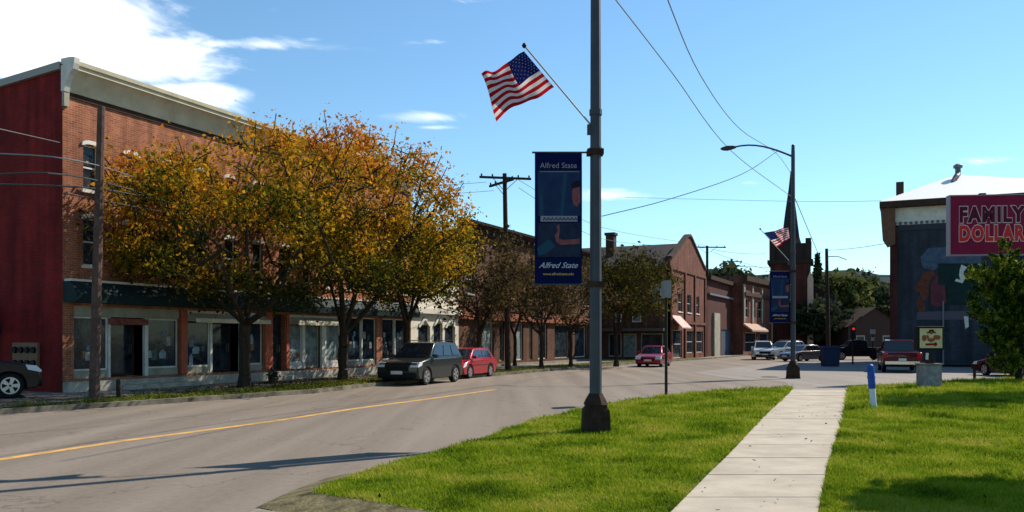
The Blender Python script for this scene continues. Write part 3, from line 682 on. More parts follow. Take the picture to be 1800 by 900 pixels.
# ---- dark low building with garage front, sunlit shop row
O5 = at(1243, 598, 88); O5.z = 0
f5 = Frame(O5, D)
L5 = f5.x(1322); b5, _ = simple_building('brick_building', 'low dark red brick building with flat roof right of the gabled one', O5, D, L5, 15, f5.z(1243, 488), M_brick4, ops=[(f5.x(1268), f5.x(1300), .1, 2.9)])
MB().box(f5.x(1268), f5.x(1300), .12, .18, .1, 2.9).build('garage_door', mat('blue_grey_door', (.05, .07, .1), .6), b5)
MB().box(f5.x(1252), f5.x(1262), -.25, -.004, 0, 4.6).build('pilaster', M_cream, b5)
MB().box(.05, L5, -.3, -.004, 6.4, 6.6).build('fascia', mat('blue_grey_fascia', (.12, .14, .17), .7), b5)
MB().prism([(0, 8.0), (-.4, 8.0), (-.45, 8.4), (0, 8.4)], 0, L5, 'x').build('cornice', M_dkbrown, b5)
O6 = at(1306, 598, 99); O6.z = 0; f6 = Frame(O6, (.5, .86)); L6 = f6.x(1356)
ops6 = [(f6.x(a), f6.x(c), z0, z1) for a, c in ((1309, 1316), (1321, 1328), (1333, 1341)) for z0, z1 in ((4.4, 6.6),)] + [(f6.x(1310), f6.x(1330), .3, 2.6), (f6.x(1336), f6.x(1350), .3, 2.6)]
b6, _ = simple_building('shop_building', 'sunlit orange brick shop with pale sloping awning in front of the church tower', O6, (.5, .86), L6, 12, f6.z(1320, 487), M_brick3, ops=ops6)
for (a, c, z0, z1) in ops6: sash(b6, a, c, z0, z1, y=.1, gm=M_glass)
MB().prism([(-.004, 3.7), (-1.1, 2.9), (-1.1, 2.7), (-.004, 3.4)], 0, L6 * .55, 'x').build('awning', mat('pale_awning', (.36, .24, .19), .8), b6)
for q_ in (0, .27, .6, .93): MB().box(L6 * q_, L6 * q_ + .5, -.16, -.004, 3.8, 8.2).build('pilaster', M_cream, b6)
MB().box(.2, L6, -.3, -.17, 6.9, 7.3).build('fascia', M_dkbrown, b6)
MB().prism([(0, 8.3), (-.5, 8.6), (-.55, 9.2), (0, 9.3)], -.1, L6, 'x').build('cornice', M_dkbrown, b6)
O7 = at(1290, 598, 104); O7.z = 0
b7, _ = simple_building('brick_building', 'dark brick upper storey rising behind the sunlit shop awning', O7 + NL * 4, D, 16, 10, 9.4, M_brick4)

# ---- church
Yc = 114; pc = at(1390, 598, Yc); tw = 5.0
ch = thing('church', 'brick church with a dark belfry and slender spire behind the far street lamp', 'church', (pc.x, pc.y, 0), R(-20))
zt_ = H + (HOR - 466) / F * Yc
tops = [(-.6, .6, 5.0, 9.0)]
wall_mesh(-tw / 2, tw / 2, 0, zt_, tops, .3, y0=-tw / 2).build('wall', M_brick4, ch)
mb = MB(); mb.quad((-tw / 2, -tw / 2, 0), (-tw / 2, tw / 2, 0), (-tw / 2, tw / 2, zt_), (-tw / 2, -tw / 2, zt_)); mb.quad((tw / 2, -tw / 2, 0), (tw / 2, tw / 2, 0), (tw / 2, tw / 2, zt_), (tw / 2, -tw / 2, zt_)); mb.quad((-tw / 2, tw / 2, 0), (tw / 2, tw / 2, 0), (tw / 2, tw / 2, zt_), (-tw / 2, tw / 2, zt_))
mb.build('tower_wall', M_brick4, ch)
mb = MB()
for sx in (-1, 1): mb.box(sx * tw / 2 - .35, sx * tw / 2 + .35, -tw / 2 - .3, -tw / 2 + .3, 0, zt_ - 2); mb.prism([(sx * tw / 2 - .35, zt_ - 2), (sx * tw / 2 + .35, zt_ - 2), (sx * tw / 2, zt_ - 1)], -tw / 2 - .3, -tw / 2 + .3, 'y')
mb.build('buttress', mat('lit_buttress_tone', (.45, .3, .2), .8, scale=2, col2=(.55, .4, .28)), ch)  # sunlit edges put into the buttress colour, paler than the shaded tower
sash(ch, -.6, .6, 5.0, 9.0, y=-tw / 2 + .1)
zb1 = H + (HOR - 431) / F * Yc
mb = MB(); mb.box(-tw / 2 - .35, tw / 2 + .35, -tw / 2 - .35, tw / 2 + .35, zt_, zt_ + .5); s = tw / 2 - .25; mb.box(-s, s, -s, s, zt_ + .5, zb1)
for sx in (-1, 1):
    for sy in (-1, 1): mb.box(sx * s - .35, sx * s + .35, sy * s - .35, sy * s + .35, zt_ + .5, zb1 + .6)
mb.build('belfry', mat('dark_belfry', (.03, .02, .016), .8), ch)
mb = MB(); ztip = H + (HOR - 301) / F * Yc
mb.lathe([(1.5, zb1), (1.2, zb1 + 1.0), (.75, zb1 + 4.5), (.3, zb1 + 7.5), (.04, ztip)], (0, 0, 0), 8); mb.build('spire', M_slate, ch)
mb = MB(); mb.box(-6.5, 6.5, tw / 2, 22, 0, 6.5); mb.build('nave_wall', M_brick4, ch); MB().prism([(-7, 6.5), (7, 6.5), (0, 11)], tw / 2, 22, 'y').build('roof', M_slate, ch)

# ---- mural building on the right
OM = G(1567, 640.5); dM = (D.y, -D.x); fM = Frame(OM, dM); WM = 13.5; zM = fM.z(1567, 393) ; zE = fM.z(1550, 357)
bm_ = thing('mural_building', 'blue grey painted corner building with a mural and a white hipped metal roof', 'building', (OM.x, OM.y, 0), fM.rz)
M_mural = brick('blue_grey_paint', (.046, .054, .068), (.034, .041, .053), (.02, .025, .033), .35)
MB().box(0.4, WM, 0, 17, 0, zM - .15).build('wall', M_mural, bm_)
MB().box(-.1, .398, -.12, 17, 0, zM - .3).build('corner_pier', M_brick4, bm_)
MB().box(.1, WM, -.05, 16, zM - .148, zE - .42).build('frieze', M_white, bm_, label='white painted frieze under the eaves')
for i in range(39): MB().box(.15 + i * .335, .15 + i * .335 + .18, -.14, -.052, zM - .12, zM + .06).build('dentil', mat('grey_dentil', (.1, .1, .12), .8), bm_)
MB().box(.4, WM, -.08, -.004, zM - .55, zM - .16).build('band', mat('slate_band', (.035, .04, .055), .8), bm_)
MB().box(-.75, WM + .6, -.75, 17.5, zE - .42, zE + .0).build('eaves', M_dkbrown, bm_)
MB().prism([(-.7, zE - .42), (.25, zE - .42), (.25, zM - 1.5), (-.25, zM - 1.7), (-.55, zM - 1.2)], -.5, -.13, 'y').build('bracket', mat('rusty_bracket', (.10, .05, .03), .8, scale=4, col2=(.16, .08, .05)), bm_)
zA = zE + 2.6; c0, c1, y0_, y1_ = -.75, WM + .6, -.75, 17.5; mx_ = fM.x(1688); q0, q1 = 5.6, 11
mb = MB(); e0 = zE + .003; mb.poly([(c0, y0_, e0), (c1, y0_, e0), (mx_ + 1, q0, zA)]) if False else None
mb.poly([(c0, y0_, e0), (c1, y0_, e0), (mx_, q0, zA)]); mb.poly([(c1, y0_, e0), (c1, y1_, e0), (mx_, q1, zA), (mx_, q0, zA)]); mb.poly([(c1, y1_, e0), (c0, y1_, e0), (mx_, q1, zA)]); mb.poly([(c0, y1_, e0), (c0, y0_, e0), (mx_, q0, zA), (mx_, q1, zA)])
mb.build('roof', mat('white_metal_roof', (.85, .83, .77), .5), bm_)
MB().box(fM.x(1574), fM.x(1588), 2.0, 2.6, zE, zE + 1.75).build('chimney', M_dkbrown, bm_)
MB().box(WM - .3, WM + .1, 2.0, 2.5, zE, zE + 2.4).build('chimney', M_dkbrown, bm_)
MB().tube([(mx_ - .35, q0 - 2.2, zA - .9), (mx_ - .1, q0 - 1.6, zA - .45), (mx_ + .05, q0 - 1.0, zA - .15), (mx_ + .05, q0 - .8, zA + .3)], [.13, .2, .2, .2], 8).lathe([(.2, zA + .3), (.32, zA + .33), (.32, zA + .5), (.15, zA + .62)], (mx_ + .05, q0 - .8, 0), 10).build('roof_vent', mat('grey_vent', (.12, .13, .15), .6), bm_)
# mural patches (flat painted areas)
def patch(name, pts, m, yy_): return MB().prism([(fM.x(a), fM.z(a, b)) for a, b in pts], yy_, -.002, 'y').build(name, m, bm_)
patch('mural_sky', [(1618, 452), (1632, 436), (1680, 433), (1725, 445), (1725, 470), (1650, 470), (1640, 476), (1622, 470)], mat('mural_blue', (.03, .05, .09), .7, scale=2.5, col2=(.09, .12, .17)), -.010)
patch('mural_tree', [(1612, 500), (1622, 480), (1640, 474), (1645, 484), (1634, 492), (1632, 520), (1624, 530), (1628, 546), (1614, 548), (1612, 530), (1618, 515), (1606, 508)], mat('mural_orange', (.07, .02, .012), .7, scale=4, col2=(.17, .055, .03)), -.014)
patch('mural_tree', [(1636, 498), (1646, 484), (1660, 500), (1664, 530), (1652, 540), (1636, 536)], mat('mural_maroon', (.09, .02, .03), .7, scale=2.5, col2=(.14, .04, .05)), -.018)
patch('mural_panel', [(1649, 463), (1722, 463), (1722, 536), (1664, 536), (1664, 502), (1649, 500)], mat('mural_green', (.005, .018, .018), .7, scale=2, col2=(.01, .036, .032)), -.022)
patch('mural_letter', [(1690, 465), (1700, 470), (1694, 478), (1697, 488), (1692, 498), (1678, 494), (1681, 490), (1688, 492), (1686, 484), (1687, 474)], M_white, -.03)
patch('mural_band', [(1612, 548), (1722, 546), (1722, 562), (1612, 562)], mat('mural_grey', (.09, .08, .10), .7), -.012)
patch('wall_sign', [(1694, 556), (1702, 556), (1703, 574), (1697, 578)], M_white, -.03)
MB().box(3.2, 3.3, -.1, -.004, 0, 4.4).build('downpipe', mat('grey_pipe', (.15, .17, .19), .6), bm_)

# ---- houses far behind right
def house(px, Y, w, d, zw, zr, m, rm, label, rz=0):
    p = at(px, 598, Y); b = thing('house', label, 'house', (p.x, p.y, 0), rz)
    ops = [(-w * .35, -w * .18, 1, 2.3), (w * .15, w * .35, 1, 2.3), (-w * .35, -w * .18, 3.7, 5), (w * .15, w * .35, 3.7, 5)]
    ops = [o for o in ops if o[3] < zw]
    mb = wall_mesh(-w / 2, w / 2, 0, zw, ops, .2); mb.poly([(-w / 2, 0, zw), (w / 2, 0, zw), (0, 0, zr)]); mb.quad((-w / 2, 0, 0), (-w / 2, d, 0), (-w / 2, d, zw), (-w / 2, 0, zw)); mb.quad((w / 2, 0, 0), (w / 2, d, 0), (w / 2, d, zw), (w / 2, 0, zw))
    mb.build('wall', m, b)
    mb = MB(); mb.quad((-w / 2 - .4, -.4, zw - .25), (0, -.4, zr + .1), (0, d, zr + .1), (-w / 2 - .4, d, zw - .25)); mb.quad((w / 2 + .4, -.4, zw - .25), (0, -.4, zr + .1), (0, d, zr + .1), (w / 2 + .4, d, zw - .25)); mb.build('roof', rm, b)
    for o in ops: sash(b, *o, y=.1, t=.12)
    return b
house(1490, 122, 9, 10, 5.4, 8.2, mat('slate_blue_siding', (.05, .07, .11), .8), M_slate, 'slate blue gabled house half hidden by trees beyond the crossing', R(-8))
house(1440, 138, 8, 10, 5.2, 7.6, mat('grey_siding', (.12, .115, .12), .8), M_slate, 'pale grey gabled house right of the church tower', R(-20))
house(1538, 108, 7, 9, 3.6, 5.8, mat('brown_siding', (.06, .035, .028), .8), M_dkbrown, 'low brown gabled house beside the blue grey mural building', R(5))

# ------------------------------------------------------------------ trees
def frusta(P0, P1, R0, R1, n=5):
    P0, P1 = np.array(P0), np.array(P1); R0, R1 = np.array(R0), np.array(R1)
    d = P1 - P0; d /= np.linalg.norm(d, axis=1)[:, None] + 1e-9
    up = np.where(np.abs(d[:, 2:3]) < .9, np.array([[0, 0, 1.0]]), np.array([[1.0, 0, 0]]))
    a = np.cross(d, up); a /= np.linalg.norm(a, axis=1)[:, None]; b = np.cross(d, a)
    faces = []
    for j in range(n):
        t0, t1 = 2 * math.pi * j / n, 2 * math.pi * (j + 1) / n
        c0 = a * math.cos(t0) + b * math.sin(t0); c1 = a * math.cos(t1) + b * math.sin(t1)
        faces.append(np.stack([P0 + c0 * R0[:, None], P0 + c1 * R0[:, None], P1 + c1 * R1[:, None], P1 + c0 * R1[:, None]], 1))
    return np.concatenate(faces, 0)
def leaf_quads(C, size, elong=1.7, flat=.0):
    n = len(C); a = rng.normal(0, 1, (n, 3)); a /= np.linalg.norm(a, axis=1)[:, None]
    b = rng.normal(0, 1, (n, 3)); b = np.cross(a, b); b /= np.linalg.norm(b, axis=1)[:, None]
    s = size * (.45 + 1.5 * rng.random(n) ** 2)[:, None]; a = a * s * elong / 2; b = b * s / 2
    return np.stack([C - a, C + b * 1.0, C + a, C - b], 1)
def make_tree(name, label, cat, base, height, rad, crown_lo, tips, per, size, lm, bark=None, trunk_r=.16, fork=2.2, squash=1.0, spread=.38, twigs=40, group=None, lean=(0, 0), offs=(0, 0), seed=1, shell=.55, gap=.0, limbs=6):
    global rng
    rng = np.random.default_rng(seed)
    t = thing(name, label, cat, (base[0], base[1], base[2] if len(base) > 2 else 0), group=group)
    cz = (crown_lo + height) / 2; hz = (height - crown_lo) / 2
    # lumpy envelope
    lob = rng.normal(0, 1, (14, 3)); lob /= np.linalg.norm(lob, axis=1)[:, None]; amp = rng.uniform(-.28, .22, 14)
    def env(dv): return 1 + (np.maximum((dv @ lob.T) - .55, 0) / .45 * amp).sum(1)
    dv = rng.normal(0, 1, (tips, 3)); dv /= np.linalg.norm(dv, axis=1)[:, None]
    rr = (shell ** 3 + (1 - shell ** 3) * rng.random(tips)) ** (1 / 3) * env(dv)
    T = dv * rr[:, None] * np.array([rad, rad * squash, hz]) + np.array([offs[0], offs[1], cz])
    T = T[T[:, 2] > crown_lo * .85]
    nodes = [np.array([0, 0, -.1])]; par = [-1]; tip_nodes = []
    k = max(4, int(fork / .4))
    for i in range(1, k + 1):
        z = fork * i / k; nodes.append(np.array([lean[0] * z / fork + rng.normal(0, .02), lean[1] * z / fork + rng.normal(0, .02), z])); par.append(len(nodes) - 2)
    f0 = len(nodes) - 1
    def grow(src, tgt, sag=.0):
        p0 = nodes[src]; d = tgt - p0; L_ = np.linalg.norm(d); m = max(1, int(L_ / .5)); cur = src
        wob = rng.normal(0, .05 * L_, 3)
        for i in range(1, m + 1):
            s = i / m; q = p0 + d * s + wob * math.sin(math.pi * s); q[2] += .10 * L_ * math.sin(math.pi * s) * sag
            nodes.append(q); par.append(cur); cur = len(nodes) - 1
        return cur
    for i in range(limbs):
        a = 2 * math.pi * (i + rng.random() * .6) / limbs; el = R(rng.uniform(38, 72)); l = rng.uniform(.5, .66)
        tgt = np.array([offs[0] + rad * l * math.cos(a) * math.cos(el) * 1.3, offs[1] + rad * squash * l * math.sin(a) * math.cos(el) * 1.3, fork + (height - fork) * l * math.sin(el) * 1.1])
        grow(f0, tgt, -.6)
    order = np.argsort(np.linalg.norm(T - np.array([0, 0, fork]), axis=1))
    for i in order:
        NA = np.array(nodes[f0:]); d = T[i] - NA; dist = np.linalg.norm(d, axis=1) + np.maximum(-d[:, 2], 0) * 1.2
        c = grow(f0 + int(np.argmin(dist)), T[i], .5); tip_nodes.append(c)
    nt = len(tip_nodes)
    tt = rng.choice(nt, min(twigs, nt), replace=False) if twigs else []
    top = sorted(range(nt), key=lambda i: -(T[order[i]][2] + .35 * abs(T[order[i]][0] - offs[0])))[:twigs * 2]
    tw_ends = []
    for i in (rng.choice(top, min(twigs, len(top)), replace=False) if twigs and top else []):
        src = tip_nodes[i]; out = nodes[src] - np.array([offs[0], offs[1], fork + .3 * (height - fork)]); out /= np.linalg.norm(out); out[2] += .5; out /= np.linalg.norm(out)
        c = grow(src, nodes[src] + out * rng.uniform(.4, 1.0) * min(1, height / 8)); tw_ends.append(nodes[c])
    n = len(nodes); cnt = np.ones(n)
    for i in range(n - 1, 0, -1): cnt[par[i]] += cnt[i]
    NA = np.array(nodes); rad_ = .008 + trunk_r * (cnt / cnt[1]) ** .52
    idx = np.arange(1, n); pi_ = np.array(par)[1:]
    R1 = rad_[idx]; R0 = np.minimum(rad_[pi_], R1 * 1.35 + .01); R0[0] = rad_[0] * 1.5
    raw_mesh('trunk', frusta(NA[pi_], NA[idx], R0, R1, 6), 4, bark or M_bark, t)
    # leaves around tips and outer nodes
    C = NA[tip_nodes]; ph = rng.uniform(0, 6, 3)
    f_ = np.sin(C[:, 0] * 1.35 + ph[0]) + np.sin(C[:, 1] * 1.2 + ph[1]) + np.sin(C[:, 2] * 1.9 + C[:, 0] * .7 + ph[2])
    wgt = np.clip(.62 + .42 * f_, .12, 1.45) if gap else np.ones(len(C))
    C = np.repeat(C, np.maximum(2, (per * wgt * rng.uniform(.6, 1.4, len(C)) if gap else per * wgt).astype(int)), 0)
    keep = np.ones(len(C), bool)
    off = rng.normal(0, spread, C.shape) * np.array([1, 1, .8]); C = C + off
    # finer leaves on twigs
    if tw_ends:
        E = np.repeat(np.array(tw_ends), 8, 0); E = E + rng.normal(0, .16, E.shape); C = np.concatenate([C, E])
    raw_mesh('crown', leaf_quads(C, size), 4, lm, t)
    return t
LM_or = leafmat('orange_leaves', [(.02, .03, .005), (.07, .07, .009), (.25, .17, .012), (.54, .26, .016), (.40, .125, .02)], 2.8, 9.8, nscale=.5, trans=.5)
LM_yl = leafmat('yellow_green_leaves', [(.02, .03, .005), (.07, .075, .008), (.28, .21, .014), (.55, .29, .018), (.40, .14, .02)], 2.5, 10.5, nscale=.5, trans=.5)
LM_br = leafmat('brown_leaves', [(.03, .024, .012), (.075, .055, .022), (.13, .085, .035)], nscale=.6, trans=.35)
LM_ol = leafmat('olive_leaves', [(.02, .022, .008), (.06, .055, .012), (.12, .10, .02)], nscale=.6, trans=.35)
LM_dk = leafmat('dark_green_leaves', [(.02, .03, .022), (.04, .055, .03), (.09, .09, .035)], nscale=.3, trans=.3)
LM_gr = leafmat('green_leaves', [(.03, .045, .02), (.08, .10, .03), (.17, .15, .04)], nscale=.3, trans=.35)
grp = 'trees along the left verge'
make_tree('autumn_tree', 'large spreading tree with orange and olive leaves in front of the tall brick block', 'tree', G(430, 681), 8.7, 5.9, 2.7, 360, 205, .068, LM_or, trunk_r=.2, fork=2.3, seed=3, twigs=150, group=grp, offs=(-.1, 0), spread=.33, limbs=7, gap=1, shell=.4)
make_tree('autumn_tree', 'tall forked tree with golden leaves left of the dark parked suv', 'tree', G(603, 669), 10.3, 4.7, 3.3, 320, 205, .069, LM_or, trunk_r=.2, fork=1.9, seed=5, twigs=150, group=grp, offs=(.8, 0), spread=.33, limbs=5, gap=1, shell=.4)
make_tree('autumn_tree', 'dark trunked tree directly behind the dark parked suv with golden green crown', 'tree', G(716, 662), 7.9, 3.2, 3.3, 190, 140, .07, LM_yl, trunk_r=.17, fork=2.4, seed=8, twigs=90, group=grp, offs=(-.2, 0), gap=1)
make_tree('thinning_tree', 'thin brownish tree right of the red hatchback', 'tree', G(842, 654), 7.0, 2.5, 2.4, 190, 26, .09, LM_br, trunk_r=.13, fork=2.0, seed=11, twigs=60, group=grp, spread=.3, offs=(.4, 0))
make_tree('thinning_tree', 'thin brown tree behind the near banner', 'tree', G(952, 648), 6.8, 2.9, 2.6, 190, 24, .09, LM_br, trunk_r=.13, fork=2.0, seed=13, twigs=60, group=grp, spread=.32, offs=(-.3, 0))
make_tree('thinning_tree', 'thin olive brown tree between the banner and the near lamp post', 'tree', G(1003, 645), 6.4, 2.5, 2.6, 150, 24, .09, LM_br, trunk_r=.12, fork=2.0, seed=15, twigs=50, group=grp, spread=.32)
make_tree('thinning_tree', 'olive tree in front of the gabled building right of the near lamp post', 'tree', G(1083, 641.5), 7.9, 3.3, 2.9, 220, 38, .11, LM_ol, trunk_r=.15, fork=2.0, seed=17, twigs=50, group=grp, spread=.36, offs=(.6, 0))
make_tree('autumn_tree', 'dark leafy tree beside the brown brick block near its shop windows', 'tree', G(905, 643), 7.2, 2.6, 2.8, 150, 24, .09, LM_br, trunk_r=.12, fork=2.0, seed=19, twigs=40, group=grp, spread=.32)
# far trees
far = [(1437, 128, 14.6, 2.8, 'conifer', 'dark pointed conifer rising beside the church belfry'), (1472, 118, 10.2, 4.2, 'leafy', 'bushy green tree beyond the crossing behind the bare pole'),
       (1512, 124, 10.4, 4.0, 'leafy', 'rounded green tree beyond the crossing left of the mural building'), (1500, 150, 14, 2.2, 'conifer', 'small dark conifer tip above the green trees'),
       (1548, 120, 9.2, 3.2, 'leafy', 'dark green tree tight against the mural building corner'), (1275, 118, 13.0, 4.6, 'leafy', 'dark tree behind the low dark red building'), (1248, 128, 12.6, 4.0, 'leafy', 'dark tree showing just right of the rounded gable'),
       (1430, 112, 7.2, 3.4, 'low', 'low dark green tree under the pointed conifer'), (1528, 138, 13.0, 3.0, 'leafy', 'hazy distant tree above the low brown house'), (1318, 134, 12.2, 3.4, 'leafy', 'dark tree behind the sunlit shop')]
for i, (px, Y, h, r, kd, lb) in enumerate(far):
    p = at(px, 598, Y); p.z = 0
    if kd == 'conifer':
        t = thing('conifer', lb, 'tree', p, group='trees beyond the crossing')
        MB().tube([(0, 0, 0), (0, 0, h * .97)], [.22, .03], 6).build('trunk', M_bark, t)
        n = 4200; z = h * (.12 + .88 * rng.random(n) ** 1.1); rr = r * (1 - z / h) * (.55 + .45 * ((z * 1.6) % 1)) + .1; a = rng.random(n) * 6.283; q = rr * np.sqrt(rng.random(n))
        raw_mesh('crown', leaf_quads(np.stack([q * np.cos(a), q * np.sin(a), z], 1), .34), 4, LM_dk, t)
    else:
        make_tree('leafy_tree', lb, 'tree', p, h, r, h * .18, 110, 34, .42, LM_gr if i in (1, 2) else LM_dk, trunk_r=.2, fork=2.0, seed=30 + i, twigs=10, group='trees beyond the crossing', spread=.7, shell=.3)

# right conifer-like tree, tufts pointing up
def tuft_tree(label, base, blobs, lm, n, size, name='evergreen_tree', seed=3):
    global rng
    rng = np.random.default_rng(seed)
    t = thing(name, label, 'tree', base)
    mb = MB(); mb.tube([(0, 0, -.05), (.05, 0, .8), (-.05, 0, 2.2), (0, 0, 4.2)], [.14, .11, .08, .03], 7)
    for (x, y, z, rx, rz_) in blobs: mb.tube([(0, 0, max(.4, z - .9)), (x * .5, y * .5, z - .35), (x, y, z)], [.06, .04, .015], 5)
    mb.build('trunk', M_bark, t)
    Cs = []; As = []
    tot_ = sum(b[3] ** 2 * b[4] for b in blobs)
    for (x, y, z, rx, rz_) in blobs:
        k = int(n * rx ** 2 * rz_ / tot_); d = rng.normal(0, 1, (k // 60 + 4, 3)); d /= np.linalg.norm(d, axis=1)[:, None]; d *= (rng.random(len(d)) ** .4)[:, None]
        tuft = np.array([x, y, z]) + d * np.array([rx, rx, rz_]); dirs = d * np.array([1, 1, .6]) + np.array([0, 0, .75]); dirs /= np.linalg.norm(dirs, axis=1)[:, None]
        for c, dr in zip(tuft, dirs):
            m = 60; s = rng.random(m)[:, None]; L_ = .42 * (.7 + .6 * rng.random()); Cs.append(c + dr * s * L_ + rng.normal(0, 1, (m, 3)) * .085 * (1.15 - s)); As.append(np.repeat(dr[None], m, 0) + rng.normal(0, .55, (m, 3)))
    C = np.concatenate(Cs); A = np.concatenate(As); A /= np.linalg.norm(A, axis=1)[:, None]; B = np.cross(A, rng.normal(0, 1, A.shape)); B /= np.linalg.norm(B, axis=1)[:, None]
    s = size * (.7 + .6 * rng.random(len(C)))[:, None]; A = A * s; B = B * s * .3
    raw_mesh('crown', np.stack([C - A, C + B, C + A, C - B], 1), 4, lm, t); return t
LM_sh = leafmat('evergreen_leaves', [(.006, .018, .006), (.02, .05, .01), (.14, .20, .02), (.42, .40, .06)], nscale=2.4, trans=.45)
pT = G(1790, 671)
def B_(px, py, r, rz_, dy=0):      # blob centre relative to the base, r in metres
    q = at(px, py, pT.y + dy); return (q.x - pT.x, q.y - pT.y, q.z, r, rz_)
tuft_tree('tall green evergreen with upswept tufts at the right edge beside the red shop sign', pT,
          [B_(1768, 452, .28, .45), B_(1765, 485, .5, .5), B_(1720, 488, .36, .3), B_(1800, 500, .6, .6, .4), B_(1765, 525, .55, .5), B_(1715, 540, .34, .3), B_(1740, 505, .4, .4, .3), B_(1790, 560, .65, .7), B_(1735, 560, .4, .35), B_(1750, 590, .42, .4, -.3),
           B_(1790, 540, .7, 1.0, .4), B_(1775, 600, .6, .7, .3), B_(1795, 620, .7, .7), B_(1772, 640, .5, .45, -.4), B_(1850, 560, .9, 1.4), B_(1830, 480, .6, .8), B_(1757, 610, .3, .3, -.3)], LM_sh, 60000, .085)
# trees standing outside the frame on the right: only their shade reaches the lawn
make_tree('garden_tree', 'small round leafy tree just outside the right edge casting shade on the near lawn', 'tree', (8.9, 11.6, 0), 5.0, 1.15, 3.2, 80, 80, .14, LM_gr, trunk_r=.05, fork=1.7, seed=51, twigs=0, spread=.2)

# fallen leaves on verge and kerb side of the road
lp = [(p.x, p.y) for p in kerbL[2:12]] + [(p.x, p.y) for p in reversed([q + NL * 4.2 for q in kerbL[2:12]])]
fl = []
for (px, py, n_) in ((430, 681, 2600), (603, 669, 2200), (716, 662, 900)):
    c = G(px, py); fl.append(scatter_leaves(lp, n_, c.x, c.y, 3.2, 2.6, .055, .035))
fl.append(scatter_leaves([(-2, 6), (14, 6), (14, 30), (2, 30)], 420, 4.5, 14, 5, 6, .028, .05))
tag(raw_mesh('fallen_leaves', np.concatenate(fl), 4, LM_or), 'orange leaves fallen on the verge and scattered over the lawn', 'leaves', kind='stuff')
mh = G(1353, 663, ROADZ); tag(MB().lathe([(.42, 0.006), (.42, .016), (.36, .02)], (0, 0, 0), 20).build('manhole_cover', M_rust, loc=(mh.x, mh.y, ROADZ)), 'round rusty manhole cover in the side street left of the far lamp base', 'manhole cover')
make_tree('garden_tree', 'slender tall tree just outside the right edge casting a long shade across the far lawn', 'tree', (20.0, 28.9, 0), 10.4, 1.35, 5.2, 110, 70, .15, LM_gr, trunk_r=.12, fork=4.0, seed=53, twigs=0, spread=.28)
# ------------------------------------------------------------------ street lamps
def street_lamp(label, base, top, arm_dir, group, scale_w=1.0):
    t = thing('street_lamp', label, 'street lamp', base, group=group)
    MB().lathe([(.385, -.13), (.36, .0), (.33, .42), (.27, .47), (.27, .52)], (0, 0, 0), 4).build('base', M_rust, t)
    MB().lathe([(.235, .52), (.2, .6), (.15, .68), (.13, .72)], (0, 0, 0), 8).build('collar', M_rust, t)
    MB().lathe([(.115, .70), (.11, 3), (.088, top - .4), (.075, top), (.05, top + .03)], (0, 0, 0), 10).build('pole', M_steel, t, smooth=True)
    ad = Vector(arm_dir).normalized(); pts = []
    for k in range(9):
        s = k / 8; pts.append(Vector((0, 0, top - .55)) + ad * (2.75 * s) + Vector((0, 0, .72 * math.sin(s * math.pi * .62))))
    MB().tube(pts, [.05, .048, .046, .044, .042, .04, .04, .04, .04], 8).build('arm', M_steel, t, smooth=True)
    e = pts[-1]; hd = thing('lamp_head', None, None); hd.parent = t
    bpy.data.objects.remove(hd)
    mb = MB(); a = ad; b = Vector((-ad.y, ad.x, 0))
    rings = []
    for (s, w, z0, z1) in [(-.12, .05, -.05, .05), (.05, .11, -.1, .09), (.3, .16, -.15, .1), (.52, .12, -.12, .05), (.62, .03, -.06, 0)]:
        c = e + a * s; i = len(mb.v)
        for j in range(10):
            th = 2 * math.pi * j / 10; zz_ = (z1 if math.sin(th) > 0 else -z0) * math.sin(th)
            mb.v.append(tuple(c + b * w * math.cos(th) + Vector((0, 0, zz_))))
        rings.append(i)
    for p, q in zip(rings[:-1], rings[1:]):
        for j in range(10): l = (j + 1) % 10; mb.f.append((p + j, p + l, q + l, q + j)); mb.mi.append(0)
    mb.build('lamp_head', mat('dark_lamp', (.05, .045, .05), .5), t, smooth=True)
    for z_ in ((5.2, 5.9) if top > 9 else ()): MB().lathe([(.12, z_ - .05), (.12, z_ + .05)], (0, 0, 0), 10).build('band_clamp', M_steel, t)
    return t
PL1 = G(1047, 760); PL2 = G(1394, 661)
lampgrp = 'banner street lamps along the road'
zl = H + (HOR - 255) / F * PL2.y
street_lamp('dark street lamp post nearest the camera standing on the lawn with flag and banner', PL1, zl, (-.93, .36, 0), lampgrp)
l2 = street_lamp('farther street lamp with long curved arm in front of the church spire', PL2, zl, (-.93, .36, 0), lampgrp)

# flags
def flag(label, lamp, z_att, dirv, plen, size, wave_seed, group):
    """flag on an angled pole; cloth hangs perpendicular-ish from the pole"""
    t = thing('flag', label, 'flag', (lamp.x, lamp.y, z_att), group=group)
    u = Vector(dirv).normalized()                       # along flag pole, away from lamp
    p0 = u * .12; p1 = u * plen
    MB().tube([p0, p1], .016, 8).build('flagpole', mat('pale_flagpole', (.3, .3, .28), .5), t)
    MB().lathe([(.01, -.05), (.035, -.03), (.045, 0), (.03, .035), (.008, .05)], tuple(p1), 10).build('finial', M_black, t, smooth=True)
    MB().box(-.14, -.02, -.05, .05, -.09, .09).build('bracket', M_steel, t)
    return t, u
fa = at(912, 80, PL1.y); fb_ = at(1036, 228, PL1.y)
fd = fa - fb_; fl_len = fd.length
t1, u1 = flag('american flag flying from an angled pole high on the near lamp post', PL1, fb_.z, fd, fl_len + .0, 1, 1, 'american flags on lamp posts')
t1.location = (fb_.x + .1, PL1.y, fb_.z)
